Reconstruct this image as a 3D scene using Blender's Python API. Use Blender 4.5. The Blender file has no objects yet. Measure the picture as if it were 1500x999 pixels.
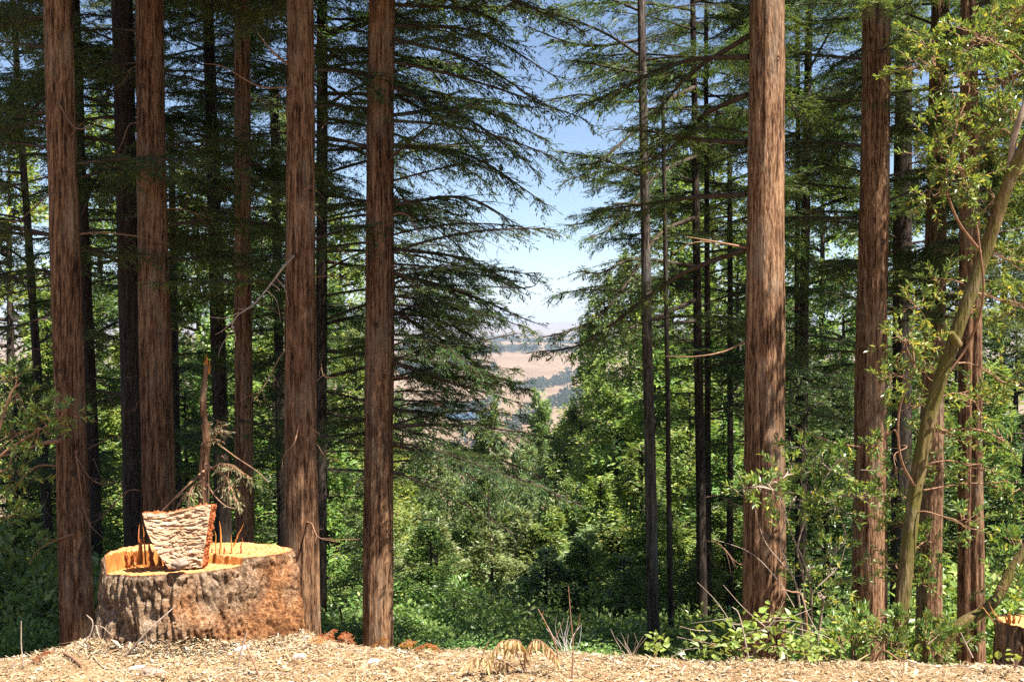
import bpy, math, random
import numpy as np
from mathutils import Vector, Matrix, Euler

rng = np.random.default_rng(7)
random.seed(7)
SC = bpy.context.scene
COL = SC.collection
F = 1458.33           # focal length in pixels of the 1500 px wide photograph
EYE = 2.0             # camera height above the flat ground in front of the crest
HOR = 478.0
HAZE_D = 1.7e-4

# ------------------------------------------------------------------ camera
cam = bpy.data.cameras.new('camera')
cam.lens = 35.0; cam.sensor_width = 36.0
cam.clip_start = 0.05; cam.clip_end = 40000
camo = bpy.data.objects.new('camera', cam); COL.objects.link(camo)
camo.location = (0, 0, EYE)
camo.rotation_euler = (math.radians(90 - 0.845), 0, 0)
SC.camera = camo

# ------------------------------------------------------------------ sky + sun
SUN_AZ, SUN_EL = 125.0, 60.0      # azimuth clockwise from +Y (view direction)
w = bpy.data.worlds.new('World'); SC.world = w; w.use_nodes = True
nt = w.node_tree; nt.nodes.clear()
sky = nt.nodes.new('ShaderNodeTexSky'); sky.sky_type = 'NISHITA'; sky.sun_disc = False
sky.sun_elevation = math.radians(SUN_EL); sky.sun_rotation = math.radians(SUN_AZ)
sky.altitude = 300; sky.air_density = 0.85; sky.dust_density = 0.05; sky.ozone_density = 2.0
bg = nt.nodes.new('ShaderNodeBackground'); bg.inputs['Strength'].default_value = 0.051
out = nt.nodes.new('ShaderNodeOutputWorld')
nt.links.new(sky.outputs[0], bg.inputs[0]); nt.links.new(bg.outputs[0], out.inputs[0])

sl = bpy.data.lights.new('sun', 'SUN'); sl.energy = 5.0; sl.angle = math.radians(0.53); sl.color = (1.0, 0.95, 0.87)
slo = bpy.data.objects.new('sun', sl); COL.objects.link(slo)
a, e = math.radians(SUN_AZ), math.radians(SUN_EL)
to_sun = Vector((math.sin(a) * math.cos(e), math.cos(a) * math.cos(e), math.sin(e)))
slo.rotation_euler = to_sun.to_track_quat('Z', 'Y').to_euler(); slo.location = (0, -5, 30)

SC.view_settings.view_transform = 'Standard'; SC.view_settings.look = 'None'
SC.view_settings.exposure = 1.82; SC.view_settings.gamma = 1.0
SC.view_settings.use_curve_mapping = False
SC.render.engine = 'CYCLES'
cy = SC.cycles
cy.max_bounces = 6; cy.diffuse_bounces = 4; cy.glossy_bounces = 2; cy.transmission_bounces = 4
cy.volume_bounces = 0; cy.transparent_max_bounces = 4
cy.caustics_reflective = False; cy.caustics_refractive = False
cy.use_denoising = False
cy.sample_clamp_indirect = 6.0

# ------------------------------------------------------------------ helpers
def at(px, py, d):
    return np.array([(px - 750.0) / F * d, d, EYE - (py - HOR) / F * d])

def _hash(ix, iy, iz, seed):
    h = (ix.astype(np.int64) * 374761393 + iy.astype(np.int64) * 668265263 + iz.astype(np.int64) * 2147483647 + seed * 1274126177) & 0xffffffff
    h = ((h ^ (h >> 13)) * 1274126177) & 0xffffffff
    h = (h ^ (h >> 16)) & 0xffff
    return h / 32767.5 - 1.0

def vnoise(x, y, z, seed=0):
    x, y, z = np.broadcast_arrays(np.asarray(x, float), np.asarray(y, float), np.asarray(z, float))
    xi, yi, zi = np.floor(x), np.floor(y), np.floor(z)
    fx, fy, fz = x - xi, y - yi, z - zi
    fx = fx * fx * (3 - 2 * fx); fy = fy * fy * (3 - 2 * fy); fz = fz * fz * (3 - 2 * fz)
    r = 0
    for dx in (0, 1):
        for dy in (0, 1):
            for dz in (0, 1):
                wgt = (fx if dx else 1 - fx) * (fy if dy else 1 - fy) * (fz if dz else 1 - fz)
                r = r + wgt * _hash(xi + dx, yi + dy, zi + dz, seed)
    return r

def fbm(x, y, z, oct=4, seed=0):
    r = 0; amp = 0.5; f = 1.0
    for i in range(oct):
        r = r + amp * vnoise(x * f, y * f, z * f, seed + i * 17)
        amp *= 0.5; f *= 2.03
    return r

class MB:
    """collects polygons and links them as one mesh"""
    def __init__(s): s.v = []; s.f = []; s.n = 0
    def add(s, verts, faces, mat=0, smooth=False):
        verts = np.asarray(verts, float).reshape(-1, 3); faces = np.asarray(faces, np.int64)
        if len(faces) == 0: return
        s.v.append(verts); s.f.append((faces + s.n, mat, smooth)); s.n += len(verts)
    def mesh(s, name, mats):
        me = bpy.data.meshes.new(name)
        V = np.concatenate(s.v)
        me.vertices.add(len(V)); me.vertices.foreach_set('co', V.astype(np.float32).ravel())
        loops = np.concatenate([f.ravel() for f, _, _ in s.f])
        tot = np.concatenate([np.full(len(f), f.shape[1]) for f, _, _ in s.f])
        start = np.concatenate([[0], np.cumsum(tot)[:-1]])
        mi = np.concatenate([np.full(len(f), m) for f, m, _ in s.f])
        sm = np.concatenate([np.full(len(f), bool(q)) for f, _, q in s.f])
        me.loops.add(len(loops)); me.loops.foreach_set('vertex_index', loops.astype(np.int32))
        me.polygons.add(len(tot)); me.polygons.foreach_set('loop_start', start.astype(np.int32))
        me.polygons.foreach_set('material_index', mi.astype(np.int32))
        me.polygons.foreach_set('use_smooth', sm)
        me.update(calc_edges=True)
        for m in (mats if isinstance(mats, (list, tuple)) else [mats]): me.materials.append(m)
        return me
    def build(s, name, mats, parent=None, loc=(0, 0, 0)):
        return link(name, s.mesh(name, mats), parent, loc)

def link(name, data, parent=None, loc=(0, 0, 0), rot=None, scale=None):
    o = bpy.data.objects.new(name, data); COL.objects.link(o)
    o.parent = parent; o.location = loc
    if rot is not None: o.rotation_euler = rot
    if scale is not None: o.scale = scale if hasattr(scale, '__len__') else (scale,) * 3
    return o

def thing(name, label, cat, loc=(0, 0, 0), group=None):
    o = bpy.data.objects.new(name, None); COL.objects.link(o); o.empty_display_size = 0.2
    o.location = loc; o['label'] = label; o['category'] = cat
    if group: o['group'] = group
    return o

def tag(o, label, cat, group=None):
    o['label'] = label; o['category'] = cat
    if group: o['group'] = group
    return o

def norm(v): return v / np.maximum(np.linalg.norm(v, axis=-1, keepdims=True), 1e-9)

def smooth_path(pts, n):
    """Catmull-Rom through the points"""
    P = np.asarray(pts, float)
    P = np.vstack([2 * P[0] - P[1], P, 2 * P[-1] - P[-2]])
    m = len(P) - 3
    t = np.linspace(0, m - 1e-6, n); i = t.astype(int); u = (t - i)[:, None]
    p0, p1, p2, p3 = P[i], P[i + 1], P[i + 2], P[i + 3]
    return 0.5 * (2 * p1 + (p2 - p0) * u + (2 * p0 - 5 * p1 + 4 * p2 - p3) * u ** 2 + (3 * p1 - p0 - 3 * p2 + p3) * u ** 3)

def tube(mb, P, R, k=5, mat=0, smooth=True, cap=True):
    P = np.asarray(P, float); n = len(P); R = np.broadcast_to(np.asarray(R, float), (n,))
    T = norm(np.gradient(P, axis=0))
    ref = np.array([0, 0, 1.0]) if abs(T[:, 2]).mean() < 0.8 else np.array([1.0, 0, 0])
    A = norm(np.cross(T, ref)); B = np.cross(T, A)
    th = np.arange(k) / k * 2 * np.pi
    V = P[:, None] + R[:, None, None] * (np.cos(th)[None, :, None] * A[:, None] + np.sin(th)[None, :, None] * B[:, None])
    i, j = np.meshgrid(np.arange(n - 1), np.arange(k), indexing='ij'); j2 = (j + 1) % k
    Fq = np.stack([i * k + j, i * k + j2, (i + 1) * k + j2, (i + 1) * k + j], -1).reshape(-1, 4)
    V = V.reshape(-1, 3)
    mb.add(V, Fq, mat, smooth)
    if cap:
        mb.add(V[-k:], [list(range(k))], mat, False); mb.add(V[:k], [list(range(k))[::-1]], mat, False)

def diamonds(mb, C, D, N, L, W, mat=0, bow=0.12):
    """C start points, D directions, N rough normals: one bent diamond leaf each"""
    D = norm(D); S = norm(np.cross(D, N)); U = np.cross(S, D)
    L = np.broadcast_to(L, (len(C),))[:, None]; W = np.broadcast_to(W, (len(C),))[:, None]
    a = C; b = C + D * L * 0.45 + S * W * 0.5 + U * L * bow; c = C + D * L; d = C + D * L * 0.45 - S * W * 0.5 + U * L * bow
    V = np.stack([a, b, c, d], 1).reshape(-1, 3)
    mb.add(V, np.arange(len(C) * 4).reshape(-1, 4), mat)

def lances(mb, C, D, N, L, W, mat=0, fold=0.25, curl=0.1):
    """lance-shaped leaves folded along the midrib, two quads each"""
    D = norm(D); S = norm(np.cross(D, N)); U = np.cross(S, D)
    L = np.broadcast_to(L, (len(C),))[:, None]; W = np.broadcast_to(W, (len(C),))[:, None]
    a = C; t = C + D * L - U * L * curl
    l1 = C + D * L * .3 + S * W * .46 + U * W * fold; l2 = C + D * L * .68 + S * W * .36 + U * W * fold - U * L * curl * .4
    r1 = C + D * L * .3 - S * W * .46 + U * W * fold; r2 = C + D * L * .68 - S * W * .36 + U * W * fold - U * L * curl * .4
    V = np.stack([a, l1, l2, t, r2, r1], 1).reshape(-1, 3)
    b = np.arange(len(C))[:, None] * 6
    Fq = np.concatenate([b + np.array([[0, 1, 2, 3]]), b + np.array([[0, 3, 4, 5]])])
    mb.add(V, Fq, mat)

def rand_dirs(n, r=rng):
    return norm(r.normal(size=(n, 3)))

# ------------------------------------------------------------------ materials
def new_mat(name):
    m = bpy.data.materials.new(name); m.use_nodes = True
    n = m.node_tree; n.nodes.clear()
    o = n.nodes.new('ShaderNodeOutputMaterial')
    return m, n, o

def ramp(n, stops, fac):
    r = n.nodes.new('ShaderNodeValToRGB'); el = r.color_ramp.elements
    while len(el) > 1: el.remove(el[-1])
    el[0].position = stops[0][0]; el[0].color = (*stops[0][1], 1)
    for p, c in stops[1:]:
        q = el.new(p); q.color = (*c, 1)
    n.links.new(fac, r.inputs[0]); return r.outputs[0]

def math_(n, op, a, b):
    m = n.nodes.new('ShaderNodeMath'); m.operation = op
    for i, x in enumerate((a, b)):
        if isinstance(x, (int, float)): m.inputs[i].default_value = x
        else: n.links.new(x, m.inputs[i])
    return m.outputs[0]

def noise_(n, vec, scale, detail=3, rough=0.55):
    t = n.nodes.new('ShaderNodeTexNoise'); t.inputs['Scale'].default_value = scale
    t.inputs['Detail'].default_value = detail; t.inputs['Roughness'].default_value = rough
    n.links.new(vec, t.inputs['Vector']); return t.outputs['Fac']

def mapping(n, vec, scale):
    m = n.nodes.new('ShaderNodeMapping'); m.inputs['Scale'].default_value = scale
    n.links.new(vec, m.inputs['Vector']); return m.outputs[0]

def mixc(n, fac, a, b, mode='MIX'):
    m = n.nodes.new('ShaderNodeMix'); m.data_type = 'RGBA'; m.blend_type = mode
    for s, x in ((0, fac), (6, a), (7, b)):
        if isinstance(x, (int, float)): m.inputs[s].default_value = x
        elif isinstance(x, tuple): m.inputs[s].default_value = (*x, 1)
        else: n.links.new(x, m.inputs[s])
    return m.outputs[2]

def bump_(n, h, strength, dist):
    b = n.nodes.new('ShaderNodeBump'); b.inputs['Strength'].default_value = strength; b.inputs['Distance'].default_value = dist
    n.links.new(h, b.inputs['Height']); return b.outputs[0]

def leaf_mat(name, stops, trans=0.35, gloss=0.25, rough=0.4, vary=0.35, tcol=1.3):
    m, n, o = new_mat(name)
    g = n.nodes.new('ShaderNodeNewGeometry'); oi = n.nodes.new('ShaderNodeObjectInfo')
    c = ramp(n, stops, g.outputs['Random Per Island'])
    v = n.nodes.new('ShaderNodeHueSaturation')
    n.links.new(c, v.inputs['Color'])
    n.links.new(math_(n, 'ADD', math_(n, 'MULTIPLY', oi.outputs['Random'], vary), 1 - vary / 2), v.inputs['Value'])
    h2 = n.nodes.new('ShaderNodeMath'); h2.operation = 'FRACT'
    n.links.new(math_(n, 'MULTIPLY', oi.outputs['Random'], 7.31), h2.inputs[0])
    n.links.new(math_(n, 'ADD', math_(n, 'MULTIPLY', h2.outputs[0], 0.04), 0.48), v.inputs['Hue'])
    p = n.nodes.new('ShaderNodeBsdfPrincipled'); p.inputs['Roughness'].default_value = rough
    p.inputs['Specular IOR Level'].default_value = gloss
    n.links.new(v.outputs[0], p.inputs['Base Color'])
    t = n.nodes.new('ShaderNodeBsdfTranslucent')
    n.links.new(mixc(n, 1.0, v.outputs[0], (1.25 * tcol, 1.2 * tcol, 0.55 * tcol), 'MULTIPLY'), t.inputs['Color'])
    mx = n.nodes.new('ShaderNodeMixShader'); mx.inputs[0].default_value = trans
    n.links.new(p.outputs[0], mx.inputs[1]); n.links.new(t.outputs[0], mx.inputs[2]); n.links.new(mx.outputs[0], o.inputs[0])
    return m

def bark_mat(name, dark, mid, light, fleck=0.0, sc=1.0, rough=0.95, moss=None, bump=0.7):
    m, n, o = new_mat(name)
    tc = n.nodes.new('ShaderNodeTexCoord'); oi = n.nodes.new('ShaderNodeObjectInfo')
    add = n.nodes.new('ShaderNodeVectorMath'); add.operation = 'ADD'
    n.links.new(tc.outputs['Object'], add.inputs[0])
    off = n.nodes.new('ShaderNodeCombineXYZ'); n.links.new(math_(n, 'MULTIPLY', oi.outputs['Random'], 50.0), off.inputs[2])
    n.links.new(off.outputs[0], add.inputs[1]); vec = add.outputs[0]
    f1 = noise_(n, mapping(n, vec, (44 * sc, 44 * sc, 2.6 * sc)), 1.0, 4, 0.65)
    f2 = noise_(n, mapping(n, vec, (85 * sc, 85 * sc, 14 * sc)), 1.0, 3, 0.6)
    f3 = noise_(n, mapping(n, vec, (3, 3, 0.8)), 1.0, 3)
    mixv = math_(n, 'ADD', math_(n, 'MULTIPLY', f1, 0.6), math_(n, 'MULTIPLY', f2, 0.4))
    c = ramp(n, [(0.40, dark), (0.485, mid), (0.59, light)], mixv)
    fg = noise_(n, mapping(n, vec, (5, 5, 1.6)), 1.0, 4, .65)
    c = mixc(n, ramp(n, [(0.52, (0, 0, 0)), (0.66, (.55, .55, .55))], fg), c, (light[0] * .75, light[1] * .95, light[2] * 1.15))
    c = mixc(n, 0.8, c, ramp(n, [(0.3, (0.62, 0.55, 0.5)), (0.7, (1.2, 1.15, 1.1))], f3), 'MULTIPLY')
    if fleck > 0:
        vo = n.nodes.new('ShaderNodeTexVoronoi'); vo.inputs['Scale'].default_value = 1.0
        n.links.new(mapping(n, vec, (46, 46, 9)), vo.inputs['Vector'])
        gate = ramp(n, [(0.5, (0, 0, 0)), (0.6, (1, 1, 1))], noise_(n, mapping(n, vec, (22, 22, 6)), 1.0, 2))
        fl = math_(n, 'MULTIPLY', ramp(n, [(0.22, (1, 1, 1)), (0.40, (0, 0, 0))], vo.outputs['Distance']), gate)
        c = mixc(n, math_(n, 'MULTIPLY', fl, fleck), c, (0.02, 0.012, 0.01))
    if moss:
        g = n.nodes.new('ShaderNodeNewGeometry'); sp = n.nodes.new('ShaderNodeSeparateXYZ'); n.links.new(g.outputs['Normal'], sp.inputs[0])
        mf = noise_(n, mapping(n, vec, (9, 9, 5)), 1.0, 4, 0.65)
        mf = ramp(n, [(0.42, (0, 0, 0)), (0.58, (1, 1, 1))], mf)
        c = mixc(n, mf, c, moss)
    p = n.nodes.new('ShaderNodeBsdfPrincipled'); p.inputs['Roughness'].default_value = rough; p.inputs['Specular IOR Level'].default_value = 0.15
    n.links.new(c, p.inputs['Base Color'])
    n.links.new(bump_(n, mixv, bump, 0.03), p.inputs['Normal'])
    n.links.new(p.outputs[0], o.inputs[0])
    return m

def plain_mat(name, c1, c2, scale=30.0, rough=0.85, bump=0.3, stretch=(1, 1, 1), island=0.0, spec=0.2, trans=0.0):
    m, n, o = new_mat(name)
    tc = n.nodes.new('ShaderNodeTexCoord')
    f = noise_(n, mapping(n, tc.outputs['Object'], stretch), scale, 4, 0.6)
    c = ramp(n, [(0.3, c1), (0.7, c2)], f)
    if island:
        g = n.nodes.new('ShaderNodeNewGeometry')
        c = mixc(n, island, c, ramp(n, [(0, (0.5, 0.45, 0.4)), (1, (1.3, 1.3, 1.3))], g.outputs['Random Per Island']), 'MULTIPLY')
    p = n.nodes.new('ShaderNodeBsdfPrincipled'); p.inputs['Roughness'].default_value = rough; p.inputs['Specular IOR Level'].default_value = spec
    n.links.new(c, p.inputs['Base Color']); n.links.new(bump_(n, f, bump, 0.01), p.inputs['Normal'])
    n.links.new(p.outputs[0], o.inputs[0])
    return m

M = {}
M['redbark'] = bark_mat('redwood_bark', (0.022, 0.012, 0.007), (0.125, 0.064, 0.033), (0.29, 0.175, 0.10), 0.3, bump=1.0)
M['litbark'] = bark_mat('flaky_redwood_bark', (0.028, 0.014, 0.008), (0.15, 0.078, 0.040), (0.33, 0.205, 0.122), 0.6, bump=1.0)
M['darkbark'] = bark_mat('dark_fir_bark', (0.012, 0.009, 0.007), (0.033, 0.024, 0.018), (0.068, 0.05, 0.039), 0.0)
M['greybark'] = bark_mat('grey_fir_bark', (0.022, 0.018, 0.015), (0.06, 0.048, 0.04), (0.15, 0.125, 0.105), 0.4)
M['mossbark'] = bark_mat('mossy_laurel_bark', (0.07, 0.05, 0.025), (0.16, 0.11, 0.05), (0.26, 0.19, 0.10), 0.0, 0.8, moss=(0.12, 0.10, 0.025))
M['twig'] = plain_mat('twig_wood', (0.03, 0.02, 0.014), (0.08, 0.055, 0.04), 12)
M['paletwig'] = plain_mat('bleached_twig_wood', (0.24, 0.17, 0.12), (0.42, 0.33, 0.26), 25)
M['browntwig'] = plain_mat('brown_dead_wood', (0.16, 0.08, 0.045), (0.3, 0.17, 0.1), 25)
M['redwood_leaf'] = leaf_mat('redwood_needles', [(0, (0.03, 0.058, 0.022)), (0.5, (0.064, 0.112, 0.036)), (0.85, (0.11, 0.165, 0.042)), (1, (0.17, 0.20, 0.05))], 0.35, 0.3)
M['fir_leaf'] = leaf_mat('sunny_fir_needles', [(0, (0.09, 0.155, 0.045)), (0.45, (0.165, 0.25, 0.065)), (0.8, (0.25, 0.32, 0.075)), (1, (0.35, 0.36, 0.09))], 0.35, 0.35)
M['pine_leaf'] = leaf_mat('blue_green_pine_needles', [(0, (0.11, 0.17, 0.07)), (0.5, (0.21, 0.275, 0.11)), (1, (0.32, 0.36, 0.17))], 0.3, 0.35)
M['oak_leaf'] = leaf_mat('broad_green_leaves', [(0, (0.09, 0.165, 0.045)), (0.5, (0.18, 0.275, 0.07)), (0.9, (0.27, 0.35, 0.10)), (1, (0.40, 0.43, 0.19))], 0.35, 0.45, 0.35)
M['bay_leaf'] = leaf_mat('laurel_leaves', [(0, (0.07, 0.13, 0.035)), (0.5, (0.15, 0.22, 0.055)), (0.85, (0.23, 0.28, 0.07)), (1, (0.40, 0.34, 0.07))], 0.35, 0.5, 0.32)
M['bush_leaf'] = leaf_mat('pale_bush_leaves', [(0, (0.10, 0.17, 0.04)), (0.5, (0.19, 0.26, 0.06)), (1, (0.34, 0.33, 0.08))], 0.35, 0.4, 0.4, vary=0.7)
M['dry_leaf'] = leaf_mat('orange_dead_needles', [(0, (0.28, 0.09, 0.02)), (0.5, (0.45, 0.18, 0.045)), (1, (0.55, 0.28, 0.09))], 0.25, 0.1)
M['tan_leaf'] = leaf_mat('tan_dead_fronds', [(0, (0.32, 0.2, 0.09)), (0.5, (0.48, 0.34, 0.18)), (1, (0.6, 0.47, 0.3))], 0.3, 0.1, vary=0.5)
M['wilt_leaf'] = leaf_mat('wilting_needles', [(0, (0.10, 0.10, 0.05)), (0.5, (0.2, 0.17, 0.09)), (1, (0.33, 0.28, 0.16))], 0.25, 0.1)

# ------------------------------------------------------------------ terrain
_kd = np.array([0, 5, 9, 16, 30, 60, 100, 180, 300, 450, 700, 900, 1300, 1700, 2300, 3200, 4200, 5500, 7500, 9500, 13000], float)
_kz = np.array([0, 0, -2.0, -7.2, -14.5, -25, -34, -48, -68, -88, -108, -112, -98, -80, -55, -42, -60, -45, -5, 40, 40], float)
def crest(x):
    return 6.30 - 0.07 * x + 0.62 * np.exp(-((x + 2.0) / 0.68) ** 2) - 0.38 * np.exp(-((x + 3.4) / .7) ** 2)
def terrain(x, y):
    x = np.asarray(x, float); y = np.asarray(y, float)
    r = np.sqrt(x * x + y * y)
    t = y - crest(np.clip(x, -8, 8))
    sp = 0.5 * (t + np.sqrt(t * t + 0.10)) - 0.025
    near = -0.72 * np.maximum(sp, 0)
    near = near + 0.01 * np.exp(-(((x + 2.05) / 0.95) ** 2 + ((y - 6.5) / 0.7) ** 2)) + 0.035 * fbm(x * 1.3, y * 1.3, 0.3, 3, 5) + 0.02 * vnoise(x * 5, y * 5, .2, 9)
    far = np.interp(r, _kd, _kz)
    wv = np.clip((r - 300) / 900, 0, 1)
    far = far + wv * 26 * fbm(x / 420, y / 420, 1.7, 4, 31) + np.clip((r - 2500) / 3000, 0, 1) * 40 * fbm(x / 1500, y / 1500, 4.2, 3, 77)
    back = np.clip(-y / 20, 0, 1)                     # behind the camera the hillside keeps level
    far = np.where(y < 0, far * (1 - back) + back * 0.02 * np.minimum(r, 300), far)
    m = np.clip((r - 12) / 30, 0, 1); m = m * m * (3 - 2 * m)
    near = np.maximum(near, -25)
    return near * (1 - m) + far * m
def tz(x, y): return float(terrain(np.array([x]), np.array([y]))[0])

def polar_sheet(name, r0, r1, nr, na, mat):
    rr = np.geomspace(r0, r1, nr); th = np.arange(na) / na * 2 * np.pi
    R, T = np.meshgrid(rr, th, indexing='ij')
    X, Y = R * np.sin(T), R * np.cos(T); Z = terrain(X, Y)
    V = np.stack([X, Y, Z], -1).reshape(-1, 3)
    i, j = np.meshgrid(np.arange(nr - 1), np.arange(na), indexing='ij'); j2 = (j + 1) % na
    Fq = np.stack([i * na + j, (i + 1) * na + j, (i + 1) * na + j2, i * na + j2], -1).reshape(-1, 4)[:, ::-1]
    mb = MB(); mb.add(V, Fq, 0, True)
    if r0 < 1:
        mb.add(V[:na], [list(range(na))], 0, True)
    o = mb.build(name, mat); o['kind'] = 'structure'; return o

# ground material: chip litter near, brown duff further down
m, n, o = new_mat('chip_litter_soil')
tc = n.nodes.new('ShaderNodeTexCoord')
f1 = noise_(n, tc.outputs['Object'], 45, 5, 0.7); f2 = noise_(n, tc.outputs['Object'], 6, 4, 0.6)
c = ramp(n, [(0.3, (0.09, 0.055, 0.03)), (0.5, (0.28, 0.185, 0.10)), (0.7, (0.44, 0.33, 0.21))], f1)
c = mixc(n, 0.5, c, ramp(n, [(0.35, (0.7, 0.6, 0.5)), (0.65, (1.2, 1.1, 1.0))], f2), 'MULTIPLY')
gpos = n.nodes.new('ShaderNodeNewGeometry'); ln = n.nodes.new('ShaderNodeVectorMath'); ln.operation = 'LENGTH'
n.links.new(gpos.outputs['Position'], ln.inputs[0])
df = ramp(n, [(0.0, (0, 0, 0)), (1.0, (1, 1, 1))], math_(n, 'DIVIDE', math_(n, 'SUBTRACT', ln.outputs['Value'], 8.0), 5.0))
c = mixc(n, df, c, ramp(n, [(0.35, (0.06, 0.045, 0.025)), (0.65, (0.15, 0.12, 0.06))], f2))
p = n.nodes.new('ShaderNodeBsdfPrincipled'); p.inputs['Roughness'].default_value = 0.95; p.inputs['Specular IOR Level'].default_value = 0.1
n.links.new(c, p.inputs['Base Color']); n.links.new(bump_(n, f1, 0.6, 0.03), p.inputs['Normal']); n.links.new(p.outputs[0], o.inputs[0])
M['soil'] = m
# golden hill grass
m, n, o = new_mat('dry_hill_grass')
tc = n.nodes.new('ShaderNodeTexCoord')
f1 = noise_(n, tc.outputs['Object'], 0.012, 6, 0.6); f2 = noise_(n, tc.outputs['Object'], 0.15, 4, 0.6)
c = ramp(n, [(0.35, (0.175, 0.115, 0.07)), (0.6, (0.235, 0.165, 0.105))], f1)
c = mixc(n, 0.6, c, ramp(n, [(0.3, (0.75, 0.75, 0.7)), (0.7, (1.15, 1.1, 1.1))], f2), 'MULTIPLY')
p = n.nodes.new('ShaderNodeBsdfPrincipled'); p.inputs['Roughness'].default_value = 1.0; p.inputs['Specular IOR Level'].default_value = 0.0
n.links.new(c, p.inputs['Base Color']); n.links.new(p.outputs[0], o.inputs[0])
M['hill'] = m

polar_sheet('ground', 0.4, 152, 330, 360, M['soil'])
polar_sheet('hills', 150, 13000, 200, 600, M['hill'])

# ------------------------------------------------------------------ trunks
def trunk_mesh(base, top, rfun, mat, seed, nk=56, dz=0.05, amp=0.075, fine_to=6.0, flare=0.35, flute=0.0):
    """base/top world points of the axis; vertices relative to base"""
    base = np.asarray(base, float); top = np.asarray(top, float)
    H = top[2] - base[2]
    zf = max(0.5, min(H, fine_to - base[2]))
    hs = np.concatenate([np.linspace(0, zf, max(8, int(zf / dz))), np.linspace(zf, H, max(3, int((H - zf) / 0.6)))[1:]]) if H > zf + .1 else np.linspace(0, H, max(8, int(H / dz)))
    th = np.arange(nk) / nk * 2 * np.pi
    Hh, T = np.meshgrid(hs, th, indexing='ij')
    ax = base[None] + (top - base)[None] * (hs / H)[:, None]
    wob = 0.018 * np.stack([fbm(hs * .35, seed, 0, 2, seed), fbm(hs * .35, seed, 5, 2, seed + 3), 0 * hs], -1)
    R = rfun(ax[:, 2])[:, None] * np.ones_like(T)
    R = R * (1 + flare * np.exp(-Hh / 0.55) * (0.7 + 0.5 * vnoise(np.cos(T) * 1.7 + seed, np.sin(T) * 1.7, 0, seed)))
    cx, sy = np.cos(T), np.sin(T)
    q = 1.0
    rr = rfun(ax[:, 2])[:, None]
    # long vertical ridges, wandering slowly with height
    warp = 0.35 * fbm(cx * 2, sy * 2, Hh * .5, 2, seed + 11)
    a1 = np.abs(vnoise((cx + warp * sy) * 7.5, (sy - warp * cx) * 7.5, Hh * 0.55, seed + 1))
    a2 = vnoise(cx * 15, sy * 15, Hh * 1.4, seed + 2)
    a3 = vnoise(cx * 24, sy * 24, Hh * 5.0, seed + 4)
    a4 = fbm(cx * 1.6, sy * 1.6, Hh * 0.5, 2, seed + 6)
    R = R * (1 + amp * (a1 * 1.6 - 0.6) + amp * 0.55 * a2 + amp * 0.35 * a3 + 0.07 * a4)
    if flute: R = R * (1 - flute * np.exp(-((np.mod(T - 4.55 + np.pi, 2 * np.pi) - np.pi + .15 * np.sin(Hh)) / 0.22) ** 2))
    C = ax[:, None] + wob[:, None]
    V = np.stack([C[..., 0] + R * cx, C[..., 1] + R * sy, C[..., 2] + 0 * R], -1) - base
    nr = len(hs)
    i, j = np.meshgrid(np.arange(nr - 1), np.arange(nk), indexing='ij'); j2 = (j + 1) % nk
    Fq = np.stack([i * nk + j, i * nk + j2, (i + 1) * nk + j2, (i + 1) * nk + j], -1).reshape(-1, 4)
    mb = MB(); mb.add(V.reshape(-1, 3), Fq, 0, True)
    return mb

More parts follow.
